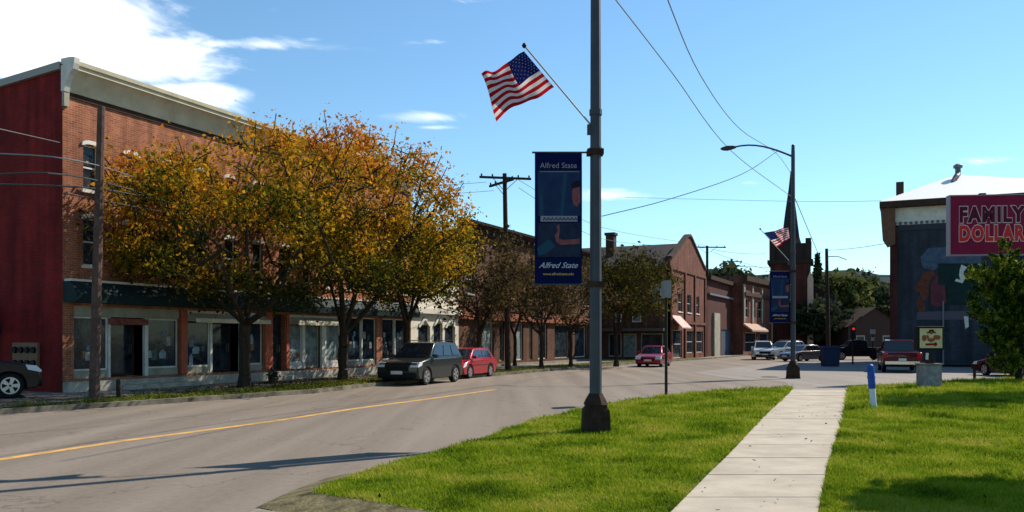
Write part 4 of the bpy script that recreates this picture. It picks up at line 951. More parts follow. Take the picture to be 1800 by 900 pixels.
def cloth(parent, C00, C10, C01, C11, wav, origin, seed=0, amp=.05, sag=.0):
    """C00 hoist top, C10 fly top, C01 hoist bottom, C11 fly bottom (world), stripes run hoist->fly"""
    nu, nv = 40, 26; mb = MB(); P = []
    nrm = (C10 - C00).cross(C01 - C00).normalized()
    for j in range(nv + 1):
        v = j / nv; row = []
        for i in range(nu + 1):
            u = i / nu
            p = (C00 * (1 - u) + C10 * u) * (1 - v) + (C01 * (1 - u) + C11 * u) * v
            w = amp * math.sin(u * 7.5 + v * 2.4 + seed) * min(1, u * 3) + amp * .5 * math.sin(u * 15 - v * 5 + seed * 2) * min(1, u * 3)
            dn = (C01 - C00).normalized()
            p = p + nrm * w + dn * (.045 * math.sin(u * 4.6 + .5 + v * 1.0)) * u + Vector((0, 0, -sag * math.sin(math.pi * u)))
            row.append(p - origin)
        P.append(row)
    for j in range(nv):
        for i in range(nu):
            st = j // 2; canton = (i < nu * .4 and st < 7)
            mb.quad(P[j][i], P[j][i + 1], P[j + 1][i + 1], P[j + 1][i], 2 if canton else (0 if st % 2 == 0 else 1))
    o = mb.build('cloth', FM, parent, smooth=False, fixn=False)
    # weld for smooth shading
    bm = bmesh.new(); bm.from_mesh(o.data); bmesh.ops.remove_doubles(bm, verts=bm.verts, dist=1e-5)
    for f_ in bm.faces: f_.smooth = True
    bm.to_mesh(o.data); bm.free()
    # stars
    st = MB()
    for r_ in range(9):
        cnt = 6 if r_ % 2 == 0 else 5
        for c_ in range(cnt):
            u = (.4 / 12) * (1 + 2 * c_ + (r_ % 2)); v = (7 / 13) / 10 * (r_ + 1)
            iu = u * nu; jv = v * nv; i, j = int(iu), int(jv)
            c = P[j][i]; du = (P[j][i + 1] - P[j][i]).normalized(); dvv = (P[j + 1][i] - P[j][i]).normalized(); nn = du.cross(dvv)
            c = c + du * ((iu - i) * (P[j][i + 1] - P[j][i]).length) + dvv * ((jv - j) * (P[j + 1][i] - P[j][i]).length)
            rs = .020 * (C01 - C00).length
            for sg in (1, -1):
                pts = [c + nn * .004 * sg + (du * math.sin(k * math.pi / 5) - dvv * math.cos(k * math.pi / 5)) * (rs if k % 2 == 0 else rs * .4) for k in range(10)]
                for k in range(10): st.poly([c + nn * .004 * sg, pts[k], pts[(k + 1) % 10]])
    st.build('stars', mat('star_white', (.25, .26, .34), .8), o, fixn=False)
    return o
def cloth_mat(name, c, tr=.4):
    m = bpy.data.materials.new(name); m.use_nodes = True; N = m.node_tree.nodes; L = m.node_tree.links
    for n in list(N): N.remove(n)
    d = N.new('ShaderNodeBsdfDiffuse'); d.inputs[0].default_value = (*c, 1); t = N.new('ShaderNodeBsdfTranslucent'); t.inputs[0].default_value = (*c, 1)
    x = N.new('ShaderNodeMixShader'); x.inputs[0].default_value = tr; L.new(d.outputs[0], x.inputs[1]); L.new(t.outputs[0], x.inputs[2]); o = N.new('ShaderNodeOutputMaterial'); L.new(x.outputs[0], o.inputs[0]); return m
FM = [cloth_mat('flag_red_cloth', (.36, .008, .014)), cloth_mat('flag_white_cloth', (.6, .55, .54)), cloth_mat('flag_blue_cloth', (.008, .012, .09), .2)]
Yf = PL1.y
og = Vector(t1.location)
cloth(t1, at(921, 90, Yf - .02), at(847, 137, Yf - .25), at(974, 153, Yf), at(875, 210, Yf - .3), 0, og, seed=.3, amp=.10)
fz = at(1342, 408, PL2.y); fq = at(1391, 462, PL2.y)
t2, u2 = flag('american flag bunched on the farther lamp post before the church spire', PL2, fq.z, fz - fq, (fz - fq).length + .2, 1, 2, 'american flags on lamp posts')
t2.location = (fq.x - .02, PL2.y, fq.z)
cloth(t2, at(1343, 409, PL2.y - .05), at(1386, 400, PL2.y - .3), at(1366, 434, PL2.y - .05), at(1388, 420, PL2.y - .6), 0, Vector(t2.location), seed=2.0, amp=.1)

# banners
M_ban = cloth_mat('navy_banner_cloth', (.004, .008, .045), .12); M_banp = mat('banner_teal', (.01, .05, .09), .7); M_skin = mat('banner_rose', (.14, .04, .05), .7, scale=8, col2=(.22, .075, .08)); M_bhair = mat('banner_dark', (.008, .006, .014), .7)
M_btxt = mat('banner_silver', (.22, .22, .27), .6); M_bgold = mat('banner_gold', (.45, .3, .05), .6); M_bl2 = mat('banner_midblue', (.006, .016, .06), .7, scale=5, col2=(.012, .035, .09))
def banner(label, lamp, px0, px1, py0, py1, group, detail=True):
    Y = lamp.y; a = at(px0, py0, Y); b = at(px1, py1, Y); w = b.x - a.x; h = a.z - b.z
    t = thing('banner', label, 'banner', (a.x, Y, b.z), group=group)
    gap = lamp.x - a.x
    mb = MB(); n = 14
    for i in range(n):
        for j in range(10):
            def P(i, j): x = w * i / n; z = h * j / 10; return (x, .02 * math.sin(z * 2.2 + x * 1.5), z)
            mb.quad(P(i, j), P(i + 1, j), P(i + 1, j + 1), P(i, j + 1))
    c = mb.build('cloth', M_ban, t, smooth=True)
    for z_ in (0, h): 
        MB().tube([(-.05, 0, z_), (gap - .05, 0, z_)], .018, 8).build('banner_arm', M_steel, t)
        MB().box(gap - .16, gap + .14, -.13, .13, z_ - .05, z_ + .05).build('clamp', M_rust, t)
    y = -.028
    sx = w / 83.0; sz = h / 232.0
    def q(pts, m, nm, dy=0): MB().prism([(p[0] * sx, h - p[1] * sz) for p in pts], y - dy - .004, y - dy, 'y').build(nm, m, c)
    q([(5, 32), (80, 32), (80, 112), (5, 112)], M_bl2, 'picture')
    q([(8, 75), (14, 74), (16, 112), (8, 112)], M_banp, 'picture', .005)
    q([(50, 38), (57, 38), (50, 112), (44, 112)], M_banp, 'picture', .005)
    q([(64, 56), (72, 51), (80, 50), (80, 66), (66, 70)], M_bhair, 'picture', .01)
    q([(66, 64), (79, 61), (80, 88), (74, 96), (68, 92), (65, 80)], M_skin, 'picture', .013)
    q([(5, 124), (80, 124), (80, 184), (5, 184)], mat('banner_indigo', (.008, .008, .03), .7, scale=6, col2=(.015, .03, .06)), 'picture')
    q([(38, 130), (43, 126), (44, 138), (42, 152), (50, 154), (79, 152), (79, 161), (45, 163), (38, 158), (35, 146), (40, 138)], M_skin, 'picture', .006)
    q([(4, 168), (26, 152), (36, 166), (20, 178), (6, 182)], M_banp, 'picture', .006)
    q([(10, 112), (75, 112), (75, 122), (10, 122)], M_btxt, 'strap', .004)
    text_mesh('lettering', 'Alfred State', h * .058, M_btxt, c, (w * .5, y - .01, h - 24 * sz), shear=0, offset=0)
    if detail:
        q([(9, 34), (78, 34), (78, 35), (9, 35)], M_btxt, 'rule', .004)
        for k in range(9): x_ = 14 + k * 6.8; q([(x_, 119), (x_ + 3.4, 114), (x_ + 6.8, 119), (x_ + 5.6, 120), (x_ + 3.4, 116), (x_ + 1.2, 120)], M_bhair, 'strap_mark', .009)
    text_mesh('lettering', 'Alfred State', h * .060, mat('banner_pale', (.4, .4, .46), .6), c, (w * .49, y - .01, h - 199 * sz), shear=.5, offset=.001, sx=1.0)
    text_mesh('lettering', 'www.alfredstate.edu', h * .028, M_bgold, c, (w * .5, y - .01, h - 214 * sz), offset=.001)
    return t
banner('navy college banner hanging from the near lamp post', PL1, 940, 1023, 268, 500, 'navy college banners')
banner('navy college banner hanging from the farther lamp post', PL2, 1353, 1388, 477, 567, 'navy college banners', False)
# small fittings on near pole
# ------------------------------------------------------------------ utility poles and wires
def upole(label, base_px, top_px, arms, m, r=.14, name='utility_pole', lean_x=0.0, Y=None, crossr=0):
    b = G(*base_px) if Y is None else Vector((at(base_px[0], 598, Y).x, Y, 0))
    tp = at(top_px[0], top_px[1], b.y)
    t = thing(name, label, 'utility pole', b, group='wooden utility poles')
    MB().tube([(0, 0, -.1), ((tp.x - b.x) * .5, 0, tp.z * .5), (tp.x - b.x, 0, tp.z)], [r, r * .85, r * .68], 9).build('pole', m, t, smooth=True)
    for (z, half, dr, off) in arms:
        d = Vector((math.cos(R(dr)), math.sin(R(dr)), 0)); c = Vector((tp.x - b.x, 0, z)) + Vector((-d.y, d.x, 0)) * -(r + .05)
        mb = MB(); s = Vector((-d.y, d.x, 0)) * .05; p0 = c - d * half; p1 = c + d * half
        u = Vector((0, 0, .06)); mb.v += [tuple(q) for q in (p0 - s - u, p1 - s - u, p1 + s - u, p0 + s - u, p0 - s + u, p1 - s + u, p1 + s + u, p0 + s + u)]
        for f_ in ((0, 3, 2, 1), (4, 5, 6, 7), (0, 1, 5, 4), (1, 2, 6, 5), (2, 3, 7, 6), (3, 0, 4, 7)): mb.f.append(f_); mb.mi.append(0)
        a_ = mb.build('crossarm', m, t)
        for k in (-.92, -.5, .5, .92):
            q = c + d * half * k; MB().lathe([(.02, .06), (.05, .09), (.05, .15), (.02, .2)], tuple(q), 8).build('insulator', M_slate, a_)
        MB().tube([c - d * half * .5, Vector((tp.x - b.x, 0, z - .7))], .018, 5).tube([c + d * half * .5, Vector((tp.x - b.x, 0, z - .7))], .018, 5).build('brace', M_rust, a_)
    return t, b, tp
u0, ub0, ut0 = upole('leaning weathered grey wooden pole in front of the tall brick block', (165, 703), (178, 187), [], M_wood, r=.15)
mb = MB()
zc = H + (HOR - 312) / F * 48
u1_, ub1, ut1 = upole('black wooden pole with two crossarms rising over the brown brick block', (893, 652), (887, 305), [(H + (HOR - 314) / F * 47.2, 1.45, 12, 0), (H + (HOR - 322) / F * 47.2, 1.25, -58, 0)], M_wooddk, r=.17)
u2_, ub2, ut2 = upole('plain dark pole beyond the crossing right of the church', (1456, 0), (1453, 437), [], M_wooddk, r=.22, Y=84)
MB().tube([(.0, 0, ut2.z - .8), (.9, 0, ut2.z - .75), (1.8, 0, ut2.z - 1.1)], .04, 6).build('arm', M_wooddk, u2_)
u3_, ub3, ut3 = upole('pole with a wide crossarm just behind the rounded gable', (1243, 0), (1243, 432), [(H + (HOR - 435) / F * 92, 2.0, 5, 0)], M_wooddk, r=.2, Y=92)
u4_, ub4, ut4 = upole('distant pole with two crossarms and a transformer above the dark red building', (1286, 0), (1286, 455), [(H + (HOR - 460) / F * 120, 1.4, 5, 0), (H + (HOR - 468) / F * 120, 1.9, 5, 0)], M_wooddk, r=.24, Y=120)
MB().lathe([(.1, H + (HOR - 478) / F * 120), (.3, H + (HOR - 477) / F * 120), (.3, H + (HOR - 466) / F * 120), (.1, H + (HOR - 465) / F * 120)], (-.45, -.3, 0), 10).build('transformer', M_slate, u4_)
# standpipe-like sign post, thin green post
sp_ = G(1171, 699); t = thing('sign_post', 'thin dark sign post with a small edge-on plate at the road edge of the lawn', 'sign', sp_)
MB().tube([(0, 0, -.1), (0, 0, 3.35)], .045, 6).build('post', mat('dark_green_post', (.02, .03, .025), .6, metal=.4), t)
MB().box(-.10, .10, -.28, .28, 2.95, 3.45).build('sign_plate', mat('grey_sign_back', (.22, .22, .22), .5), t)
def wire(label, pts, r=.014, m=None, sag=0.0, group='overhead cables'):
    """pts: list of (px,py,Y)"""
    P = [at(*p) for p in pts]; out = []
    if len(P) > 2:          # smooth the run through its support points
        Q = [P[0] * 2 - P[1]] + P + [P[-1] * 2 - P[-2]]; P2 = []
        for i in range(1, len(Q) - 2):
            for k in range(6):
                q = k / 6; a, b, c, d = Q[i - 1], Q[i], Q[i + 1], Q[i + 2]
                P2.append(.5 * ((2 * b) + (c - a) * q + (2 * a - 5 * b + 4 * c - d) * q * q + (3 * b - a - 3 * c + d) * q ** 3))
        P = P2 + [P[-1]]; sag = 0
    for a, b in zip(P[:-1], P[1:]):
        for k in range(12 if len(P) < 3 else 1): s = k / 12; out.append(a * (1 - s) + b * s + Vector((0, 0, -sag * 4 * s * (1 - s))))
    out.append(P[-1]); o0 = out[0]
    o = MB().tube([p - o0 for p in out], r, 5).build('cable', m or M_wire, smooth=True); o.location = o0
    tag(o, label, 'cable', group)
L_Y = ub0.y
wire('pale cable highest on the left sagging across the maroon wall', [(-60, 213, L_Y - 6), (112, 252, L_Y + 4)], .012, M_wirepale)
wire('pale cable crossing the maroon wall above two thick dark ones', [(-60, 266, L_Y - 2), (178, 292, L_Y), (365, 368, L_Y + 14)], .02, M_wirepale, .05)
wire('thick dark cable crossing the maroon wall, upper of the close pair', [(-60, 307, L_Y - 2), (176, 318, L_Y), (420, 402, L_Y + 16)], .026, None, .05)
wire('thick dark cable crossing the maroon wall, lower of the close pair', [(-60, 322, L_Y - 2), (176, 332, L_Y), (300, 358, L_Y + 6)], .026, None, .05)
wire('cable falling behind the leaning pole into the orange tree', [(112, 340, L_Y + 3), (176, 352, L_Y), (330, 380, L_Y + 8)], .02, None, .03)
wire('long sagging cable from the top edge to the far lamp, left of the pair', [(1040, -55, 20), (1180, 126, 30), (1285, 265, 44), (1390, 345, 62)], .02, M_wirepale, .15)
wire('long sagging cable from the top edge to the far lamp, right of the pair', [(1150, -60, 20), (1230, 130, 32), (1300, 226, 44), (1365, 270, 62), (1395, 312, 80)], .02, M_wirepale, .1)
wire('cable rising from the near lamp post to the far lamp arm', [(1058, 380, 50), (1170, 352, 52), (1300, 308, 56), (1368, 265, 60)], .026, M_wirepale, .1)
wire('faint level cable high across the crossing', [(1100, 347, 90), (1400, 354, 84), (1565, 353, 62)], .018, M_wirepale, .0)
wire('faint cable from the far lamp down to the plain dark pole', [(1398, 350, 60), (1440, 450, 84)], .03, M_wirepale, .0)
wire('cable from the plain dark pole up to the mural building', [(1453, 440, 84), (1562, 427, 61)], .022, M_wirepale, .1)
wire('cable from the wide crossarm pole toward the church', [(1250, 438, 92), (1345, 446, 104)], .022, None, .2)
wire('low cable from the wide crossarm pole passing the church', [(1250, 442, 92), (1370, 478, 112)], .022, None, .2)
wire('cable along the street to the distant transformer pole, upper', [(905, 312, 47), (1060, 400, 70), (1243, 432, 92)], .016, M_wirepale, .5)
wire('cable along the street to the wide crossarm pole, lower', [(912, 330, 47), (1060, 420, 70), (1238, 436, 92)], .016, M_wirepale, .8)
wire('cable across the gap left of the black crossarm pole, upper', [(700, 327, 43), (855, 320, 46)], .012, M_wirepale, .05)
wire('cable across the gap left of the black crossarm pole, lower', [(700, 343, 43), (868, 335, 46)], .012, M_wirepale, .05)
wire('cable from the distant transformer pole into the church side', [(1290, 466, 120), (1370, 470, 116)], .03, None, .1)
wire('black cable low in front of the green trees ending at the mural building', [(1455, 482, 84), (1572, 486, 61)], .03, None, .1)

# ------------------------------------------------------------------ right side objects
M_blue = mat('blue_paint', (.012, .05, .30), .5, scale=5, col2=(.02, .09, .38)); M_mwh = mat('marker_white', (.55, .58, .62), .6)
pb = G(1536, 721); t = thing('marker_post', 'leaning blue and white marker post on the lawn beside the sidewalk', 'marker post', pb); t.rotation_euler = (0, R(-4.5), 0)
MB().lathe([(.075, -.05), (.075, .52), (.07, .53)], (0, 0, 0), 14).build('post', M_mwh, t, smooth=True)
MB().lathe([(.08, .53), (.085, .56), (.085, 1.02), (.07, 1.09), (.03, 1.12)], (0, 0, 0), 14).build('sleeve', M_blue, t, smooth=True)
MB().tube([(-.02, -.085, .98), (-.10, -.11, 1.0), (-.13, -.11, .94)], .014, 6).lathe([(.095, .78), (.095, .82)], (0, 0, 0), 14).build('collar', M_blue, t)
# stone plinth with lightbox sign
ps = G(1633, 684); t = thing('shop_sign', 'square cream sign with brown emblem on a grey stone plinth', 'sign', (ps.x, ps.y, 0), R(3))
MB().box(-.33, .33, -.25, .25, -.05, .84).build('plinth', mat('grey_stone_block', (.14, .14, .15), .9, scale=5, col2=(.28, .27, .27), bump=.6, bscale=14), t, bevel=.02)
MB().box(-.36, .36, -.28, .28, .843, .9).build('cap', M_conc2, t, bevel=.01)
MB().box(-.09, .06, -.06, .06, .9, 1.32).box(.12, .2, -.05, .05, .9, 1.06).build('post', M_rust, t)
MB().tube([(-.14, -.12, 1.03), (-.13, -.12, 1.26)], .045, 8).build('spotlight', M_white, t)
sb = MB().box(-.47, .47, -.12, .12, 1.36, 2.18).build('sign_box', M_black, t, bevel=.015)
MB().box(-.40, .40, -.135, -.122, 1.43, 2.11).build('sign_face', mat('cream_face', (.52, .40, .20), .6, scale=5, col2=(.64, .52, .30)), sb)
em = mat('brown_emblem', (.22, .055, .02), .7, scale=14, col2=(.3, .1, .035)); emd = mat('black_emblem', (.02, .015, .012), .7)
def epts(pts): return [((p[0] - 338) / 270 * .80, 2.11 - (p[1] - 100) / 228 * .68) for p in pts]
def ellp(cx, cz, rx, rz_, n=14): return [(cx + rx * math.cos(2 * math.pi * k / n), cz + rz_ * math.sin(2 * math.pi * k / n)) for k in range(n)]
# hat-like arch, two wings, bar with disc (abstract marks)
MB().prism(epts([(285, 160), (292, 140), (310, 136), (318, 114), (360, 112), (370, 134), (388, 140), (392, 160), (372, 152), (340, 146), (305, 154)]), -.15, -.137, 'y').build('emblem', emd, sb)
MB().prism(epts(ellp(338, 152, 20, 16)), -.157, -.151, 'y').build('emblem', em, sb)
mb = MB(); mb.prism(epts(ellp(255, 212, 26, 36)), -.15, -.137, 'y'); mb.prism(epts([(282, 180), (300, 178), (325, 232), (338, 205), (352, 232), (378, 178), (398, 180), (385, 235), (338, 262), (296, 238)]), -.152, -.138, 'y'); mb.prism(epts(ellp(415, 205, 34, 28)), -.149, -.137, 'y'); mb.build('emblem', em, sb)
mb = MB(); mb.prism(epts([(272, 275), (385, 272), (385, 296), (272, 298)]), -.15, -.137, 'y'); mb.prism(epts(ellp(388, 284, 20, 22)), -.154, -.139, 'y'); mb.build('emblem', mat('dark_red_emblem', (.18, .015, .012), .7), sb)

# pylon sign
Ys = 38.5; A = at(1668, 346, Ys); B = at(1812, 448, Ys); w = B.x - A.x; h = A.z - B.z
rzs = -R(6)
t = thing('shop_sign', 'big maroon rectangular shop sign on a pole above the evergreen', 'sign', (A.x, Ys, B.z), rzs)
MB().box(0, w, -.16, .16, 0, h).build('sign_box', mat('sign_maroon', (.20, .006, .035), .6, scale=2, col2=(.25, .009, .045)), t)
fr = MB(); e_ = .05; fr.box(-e_, 0 - .002, -.19, .19, -e_, h + e_); fr.box(w + .002, w + e_, -.19, .19, -e_, h + e_); fr.box(-.0, w, -.19, .19, h + .002, h + e_); fr.box(0, w, -.19, .19, -e_, -.002)
fr.build('frame', mat('grey_sign_frame', (.3, .24, .26), .5), t)
MB().box(w * .35, w * .35 + .26, -.1, .1, h + e_ + .002, h + .13).build('bracket', M_slate, t)
for (sx_, sg) in ((-1, -.162), ):
    for txt, zz_, fc, oc, sc_ in (('FAMILY', h * .665, mat('letter_maroon', (.09, .006, .02), .6), mat('letter_outline', (.62, .42, .46), .6), 1.0), ('DOLLAR', h * .345, mat('letter_red', (.62, .03, .03), .6), mat('letter_outline2', (.66, .46, .46), .6), 1.0)):
        size = h * .35
        for (nm, m, off, dy) in (('letter_outline', oc, .085, -.004), ('lettering', fc, .046, -.014)):
            o = text_mesh(nm, txt, size, m, t, (w * .47, sg + dy, zz_), offset=off, extrude=.004, spacing=1.2)
            bw = max(v.co.x for v in o.data.vertices) - min(v.co.x for v in o.data.vertices)
            tgt = w * .775 if nm == 'letter_outline' else w * .775 - .075
            o.scale = (tgt / bw, 1, 1)
MB().tube([(w * .74, .0, -B.z), (w * .74, 0, -e_)], .13, 10).build('post', M_rust, t)

# bollard-like post, bin, traffic signal
pp = G(1713, 669); t = thing('bollard', 'short rusty post at the far lawn edge left of the evergreen', 'bollard', pp)
MB().lathe([(.06, -.05), (.06, .60), (.03, .64)], (0, 0, 0), 10).build('post', M_rust, t, smooth=True); MB().box(-.12, .12, -.03, .03, .5, .7).build('cap', M_rust, t)
pb2 = G(1459, 641); pb2.z = ROADZ
t = thing('waste_bin', 'large dark blue bin standing at the crossing left of the maroon pickup', 'bin', pb2)
MB().prism([(-.5, 0), (.5, 0), (.58, 1.25), (-.58, 1.25)], -.4, .4, 'y').build('body', mat('navy_bin', (.012, .02, .05), .6), t, bevel=.03)
MB().prism([(-.62, 1.253), (.62, 1.253), (.55, 1.42), (-.55, 1.42)], -.45, .45, 'y').build('lid', mat('navy_lid', (.015, .022, .06), .6), t)
ts = G(1561, 642); t = thing('traffic_signal', 'traffic signal showing red behind the maroon pickup', 'traffic light', (ts.x, ts.y + 6, 0))
zts = H + (HOR - 578) / F * (ts.y + 6)
MB().tube([(0, 0, -.12), (0, 0, zts - .45)], .06, 8).build('pole', M_rust, t); MB().box(-.15, .15, -.12, .12, zts - .75, zts + .2).build('housing', M_black, t)
MB().lathe([(.10, -.16), (.10, -.122)], (0, 0, zts), 12, axis='y').build('lens', mat('lit_red_lens', (.5, .02, .01), .4, emit=(.8, .04, .02, .5)), t)
for k in (1, 2): MB().lathe([(.10, -.16), (.10, -.122)], (0, 0, zts - .32 * k), 12, axis='y').build('lens', M_slate, t)
tp_ = G(208, 699); t = thing('bollard', 'short dark stump post right of the leaning wooden pole', 'bollard', tp_)
MB().lathe([(.06, -.05), (.06, .5), (.04, .54)], (0, 0, 0), 8).build('post', M_wooddk, t)
dp = G(101, 688); t = thing('cable_box', 'small white box at the foot of the brick corner', 'box', dp)
MB().prism([(-.16, 0), (.16, 0), (.14, .26), (.02, .34), (-.14, .2)], -.1, .1, 'y').build('body', M_mwh, t)
# dark planters in front of shops
for (px, py, lb) in ((512 + 6, 672, 'dark round planter on the pavement in front of the pale shop windows'),):
    p = G(px - 38, py + 2); t = thing('planter', lb, 'planter', p); MB().lathe([(.15, 0), (.2, .22), (.17, .24)], (0, 0, 0), 12).build('pot', M_dkbrown, t)
    C = rng.normal(0, .1, (160, 3)) + np.array([0, 0, .3]); raw_mesh('foliage', leaf_quads(C, .07), 4, LM_dk, t)
# distant street sign pair near bin
p = G(1534, 634); t = thing('street_sign', 'two small pale plates on a thin post between the bin and the maroon pickup', 'sign', p)
MB().tube([(0, 0, 0), (0, 0, 2.75)], .035, 6).build('post', M_slate, t); MB().box(-.22, .22, -.05, -.03, 2.2, 2.6).build('sign_plate', M_white, t); MB().box(-.14, .14, -.05, -.03, 1.65, 1.95).build('sign_plate', M_white, t)

# ------------------------------------------------------------------ cars
def arch_pts(cx, r, zb, n=8):
    return [(cx + r * math.cos(math.pi * k / n), zb + r * math.sin(math.pi * k / n) * 1.0) for k in range(n + 1)]     # from +x side over to -x side
def car(label, pos, rz, kind, pm, group='parked cars', name='parked_car', lamps=True, lowdetail=False):
    t = thing(name, label, 'car', pos, rz, group)
    P = dict(suv=dict(L=4.35, W=1.88, H=1.76, belt=1.08, hood=1.09, nose=.93, wb=2.75, wr=.36, gh=[(-2.2, -1.85), (1.02, .22)], tail=.98, bot=.26),
             hatch=dict(L=4.1, W=1.72, H=1.46, belt=.92, hood=.90, nose=.72, wb=2.5, wr=.31, gh=[(-1.95, -1.45), (1.15, .35)], tail=.85, bot=.2),
             sedan=dict(L=4.6, W=1.8, H=1.44, belt=.92, hood=.9, nose=.70, wb=2.7, wr=.32, gh=[(-1.65, -1.05), (1.15, .35)], tail=.9, bot=.2),
             pickup=dict(L=5.4, W=1.98, H=1.86, belt=1.18, hood=1.15, nose=1.0, wb=3.4, wr=.4, gh=[(-.65, -.55), (1.45, .75)], tail=1.15, bot=.36))[kind]
    L, W, Hh = P['L'], P['W'], P['H']; hx = L / 2; wb = P['wb'] / 2; wr = P['wr']; bz = P['bot']; ar = wr + .07
    (gb0, gt0), (gb1, gt1) = P['gh']
    prof = [(hx - .10, bz + .02), (hx, bz + .2), (hx - .02, P['nose'] - .12), (hx - .14, P['nose']), (gb1 + .05, P['hood']), (gb0, P['belt'] + (.04 if kind != 'pickup' else .0)), (-hx + .10, P['tail']), (-hx, P['tail'] - .12), (-hx + .01, bz + .25), (-hx + .12, bz + .03)]
    # bottom edge with wheel arches, going rear -> front
    bottom = []
    for cx in (-wb, wb):
        a = [q for q in arch_pts(cx, ar, wr) if q[1] > bz]; a = a[::-1]
        bottom += [(cx - ar, bz)] + [q for q in a] + [(cx + ar, bz)]
    bottom = [q for i, q in enumerate(bottom) if i == 0 or (abs(q[0] - bottom[i - 1][0]) + abs(q[1] - bottom[i - 1][1])) > .02]
    poly = prof + bottom
    mb = MB(); n = len(poly)
    ysec = [(-W / 2, .0), (-W / 2 + .06, 1), (W / 2 - .06, 1), (W / 2, .0)]
    def insec(q, full):
        if full: return q
        x, z = q; cx = 0
        zz = z - .035 if z > .7 else z
        return (x * .985, zz)
    rings = []
    for (y, full) in ysec:
        i = len(mb.v); mb.v += [(insec(q, full)[0], y, insec(q, full)[1]) for q in poly]; rings.append(i)
    mb.f.append(tuple(range(rings[0] + n - 1, rings[0] - 1, -1))); mb.f.append(tuple(range(rings[-1], rings[-1] + n))); mb.mi += [0, 0]
    for a, b in zip(rings[:-1], rings[1:]):
        for k in range(n): l = (k + 1) % n; mb.f.append((a + k, a + l, b + l, b + k)); mb.mi.append(0)
    body = mb.build('body', pm, t, bevel=.03, smooth=True)
    MB().box(-hx + .3, hx - .3, -W / 2 + .16, W / 2 - .16, bz - .03, .7).build('underbody', M_black, t)
    # greenhouse
    zb0 = P['belt'] - .03; Wb, Wt = W / 2 - .07, W / 2 - .27
    gb = [(gb0, zb0), (gt0, Hh - .06), ((gt0 + gt1) / 2, Hh), (gt1, Hh - .05), (gb1, P['hood'] - .02)]
    wy = [Wb, Wt + .03, Wt, Wt + .02, Wb]
    mb = MB(); i = len(mb.v); mb.v += [(q[0], -w_, q[1]) for q, w_ in zip(gb, wy)] + [(q[0], w_, q[1]) for q, w_ in zip(gb, wy)]
    mb.f += [(0, 1, 2, 3, 4), (9, 8, 7, 6, 5)]
    for k in range(4): mb.f.append((k, k + 5, k + 6, k + 1))
    mb.f.append((4, 9, 5, 0)); mb.mi += [0] * 7
    mb.build('cabin', pm, t, bevel=.02, smooth=True)
    def quad_on(A, B, C, D_, off, u0, u1, v0, v1):
        A, B, C, D_ = map(Vector, (A, B, C, D_)); nn = (B - A).cross(D_ - A).normalized()
        def p(u, v): return (A * (1 - u) + B * u) * (1 - v) + (D_ * (1 - u) + C * u) * v + nn * off
        return [p(u0, v0), p(u1, v0), p(u1, v1), p(u0, v1)]
    G0 = [(q[0], q[1]) for q in gb]
    # windscreen & rear glass
    for nm, (lo, hi, wlo, whi), sgn in (('windscreen', (gb[4], gb[3], Wb, Wt + .02), 1), ('rear_window', (gb[0], gb[1], Wb, Wt + .03), -1)):
        A = (lo[0], -wlo * sgn, lo[1]); B = (lo[0], wlo * sgn, lo[1]); C = (hi[0], whi * sgn, hi[1]); D_ = (hi[0], -whi * sgn, hi[1])
        MB().quad(*quad_on(A, B, C, D_, .012, .07, .93, .1, .93)).build(nm, M_cglass, t, fixn=False)
    for s in (-1, 1):
        lo0, lo1 = (gb0, -s * -1 * 0, 0), 0
        A = (gb0, s * Wb, zb0 + .02); B = (gb1, s * Wb, P['hood']); C = (gt1, s * (Wt + .02), Hh - .05); D_ = (gt0, s * (Wt + .03), Hh - .06)
        if s > 0: A, B, C, D_ = B, A, D_, C
        cuts = [(.06, .30), (.33, .60), (.63, .94)] if kind in ('suv',) else ([(.10, .50), (.54, .93)] if kind != 'pickup' else [(.08, .46), (.5, .92)])
        for (c0, c1) in cuts:
            if s > 0: c0, c1 = 1 - c1, 1 - c0
            MB().quad(*quad_on(A, B, C, D_, .014, c0, c1, .14, .86)).build('side_window', M_cglass, t, fixn=False)
    # wheels
    for sx in (-1, 1):
        for sy in (-1, 1):
            wy_ = sy * (W / 2 - .11); o = MB()
            o.lathe([(wr * .6, -.1), (wr * .93, -.105), (wr, -.07), (wr, .07), (wr * .93, .105), (wr * .6, .1)], (0, 0, 0), 20, axis='y'); wh = o.build('wheel', M_rubber, t, smooth=True, loc=(sx * wb, wy_, wr))
            r_ = MB(); r_.lathe([(wr * .62, -.02), (wr * .64, .04), (wr * .58, .05)], (0, sy * .06, 0), 18, axis='y')
            rim = r_.build('rim', M_black, wh)
            sp2 = MB()
            for k in range(5):
                a = 2 * math.pi * k / 5; ca, sa = math.cos(a), math.sin(a); w0, w1 = .035, .06
                y_ = sy * .112
                q = [(-w0 * sa + .03 * ca, y_, w0 * ca + .03 * sa), (w0 * sa + .03 * ca, y_, -w0 * ca + .03 * sa), (w1 * sa + wr * .62 * ca, y_, -w1 * ca + wr * .62 * sa), (-w1 * sa + wr * .62 * ca, y_, w1 * ca + wr * .62 * sa)]
                sp2.quad(*q)
            for k in range(20):
                a0, a1 = 2 * math.pi * k / 20, 2 * math.pi * (k + 1) / 20; ro, ri = wr * .68, wr * .58
                sp2.quad((ro * math.cos(a0), sy * .113, ro * math.sin(a0)), (ro * math.cos(a1), sy * .113, ro * math.sin(a1)), (ri * math.cos(a1), sy * .113, ri * math.sin(a1)), (ri * math.cos(a0), sy * .113, ri * math.sin(a0)))
            sp2.build('spokes', M_rim, wh, fixn=False)
    # lamps, grille, bumpers, plates, mirrors
    nz_ = P['nose']
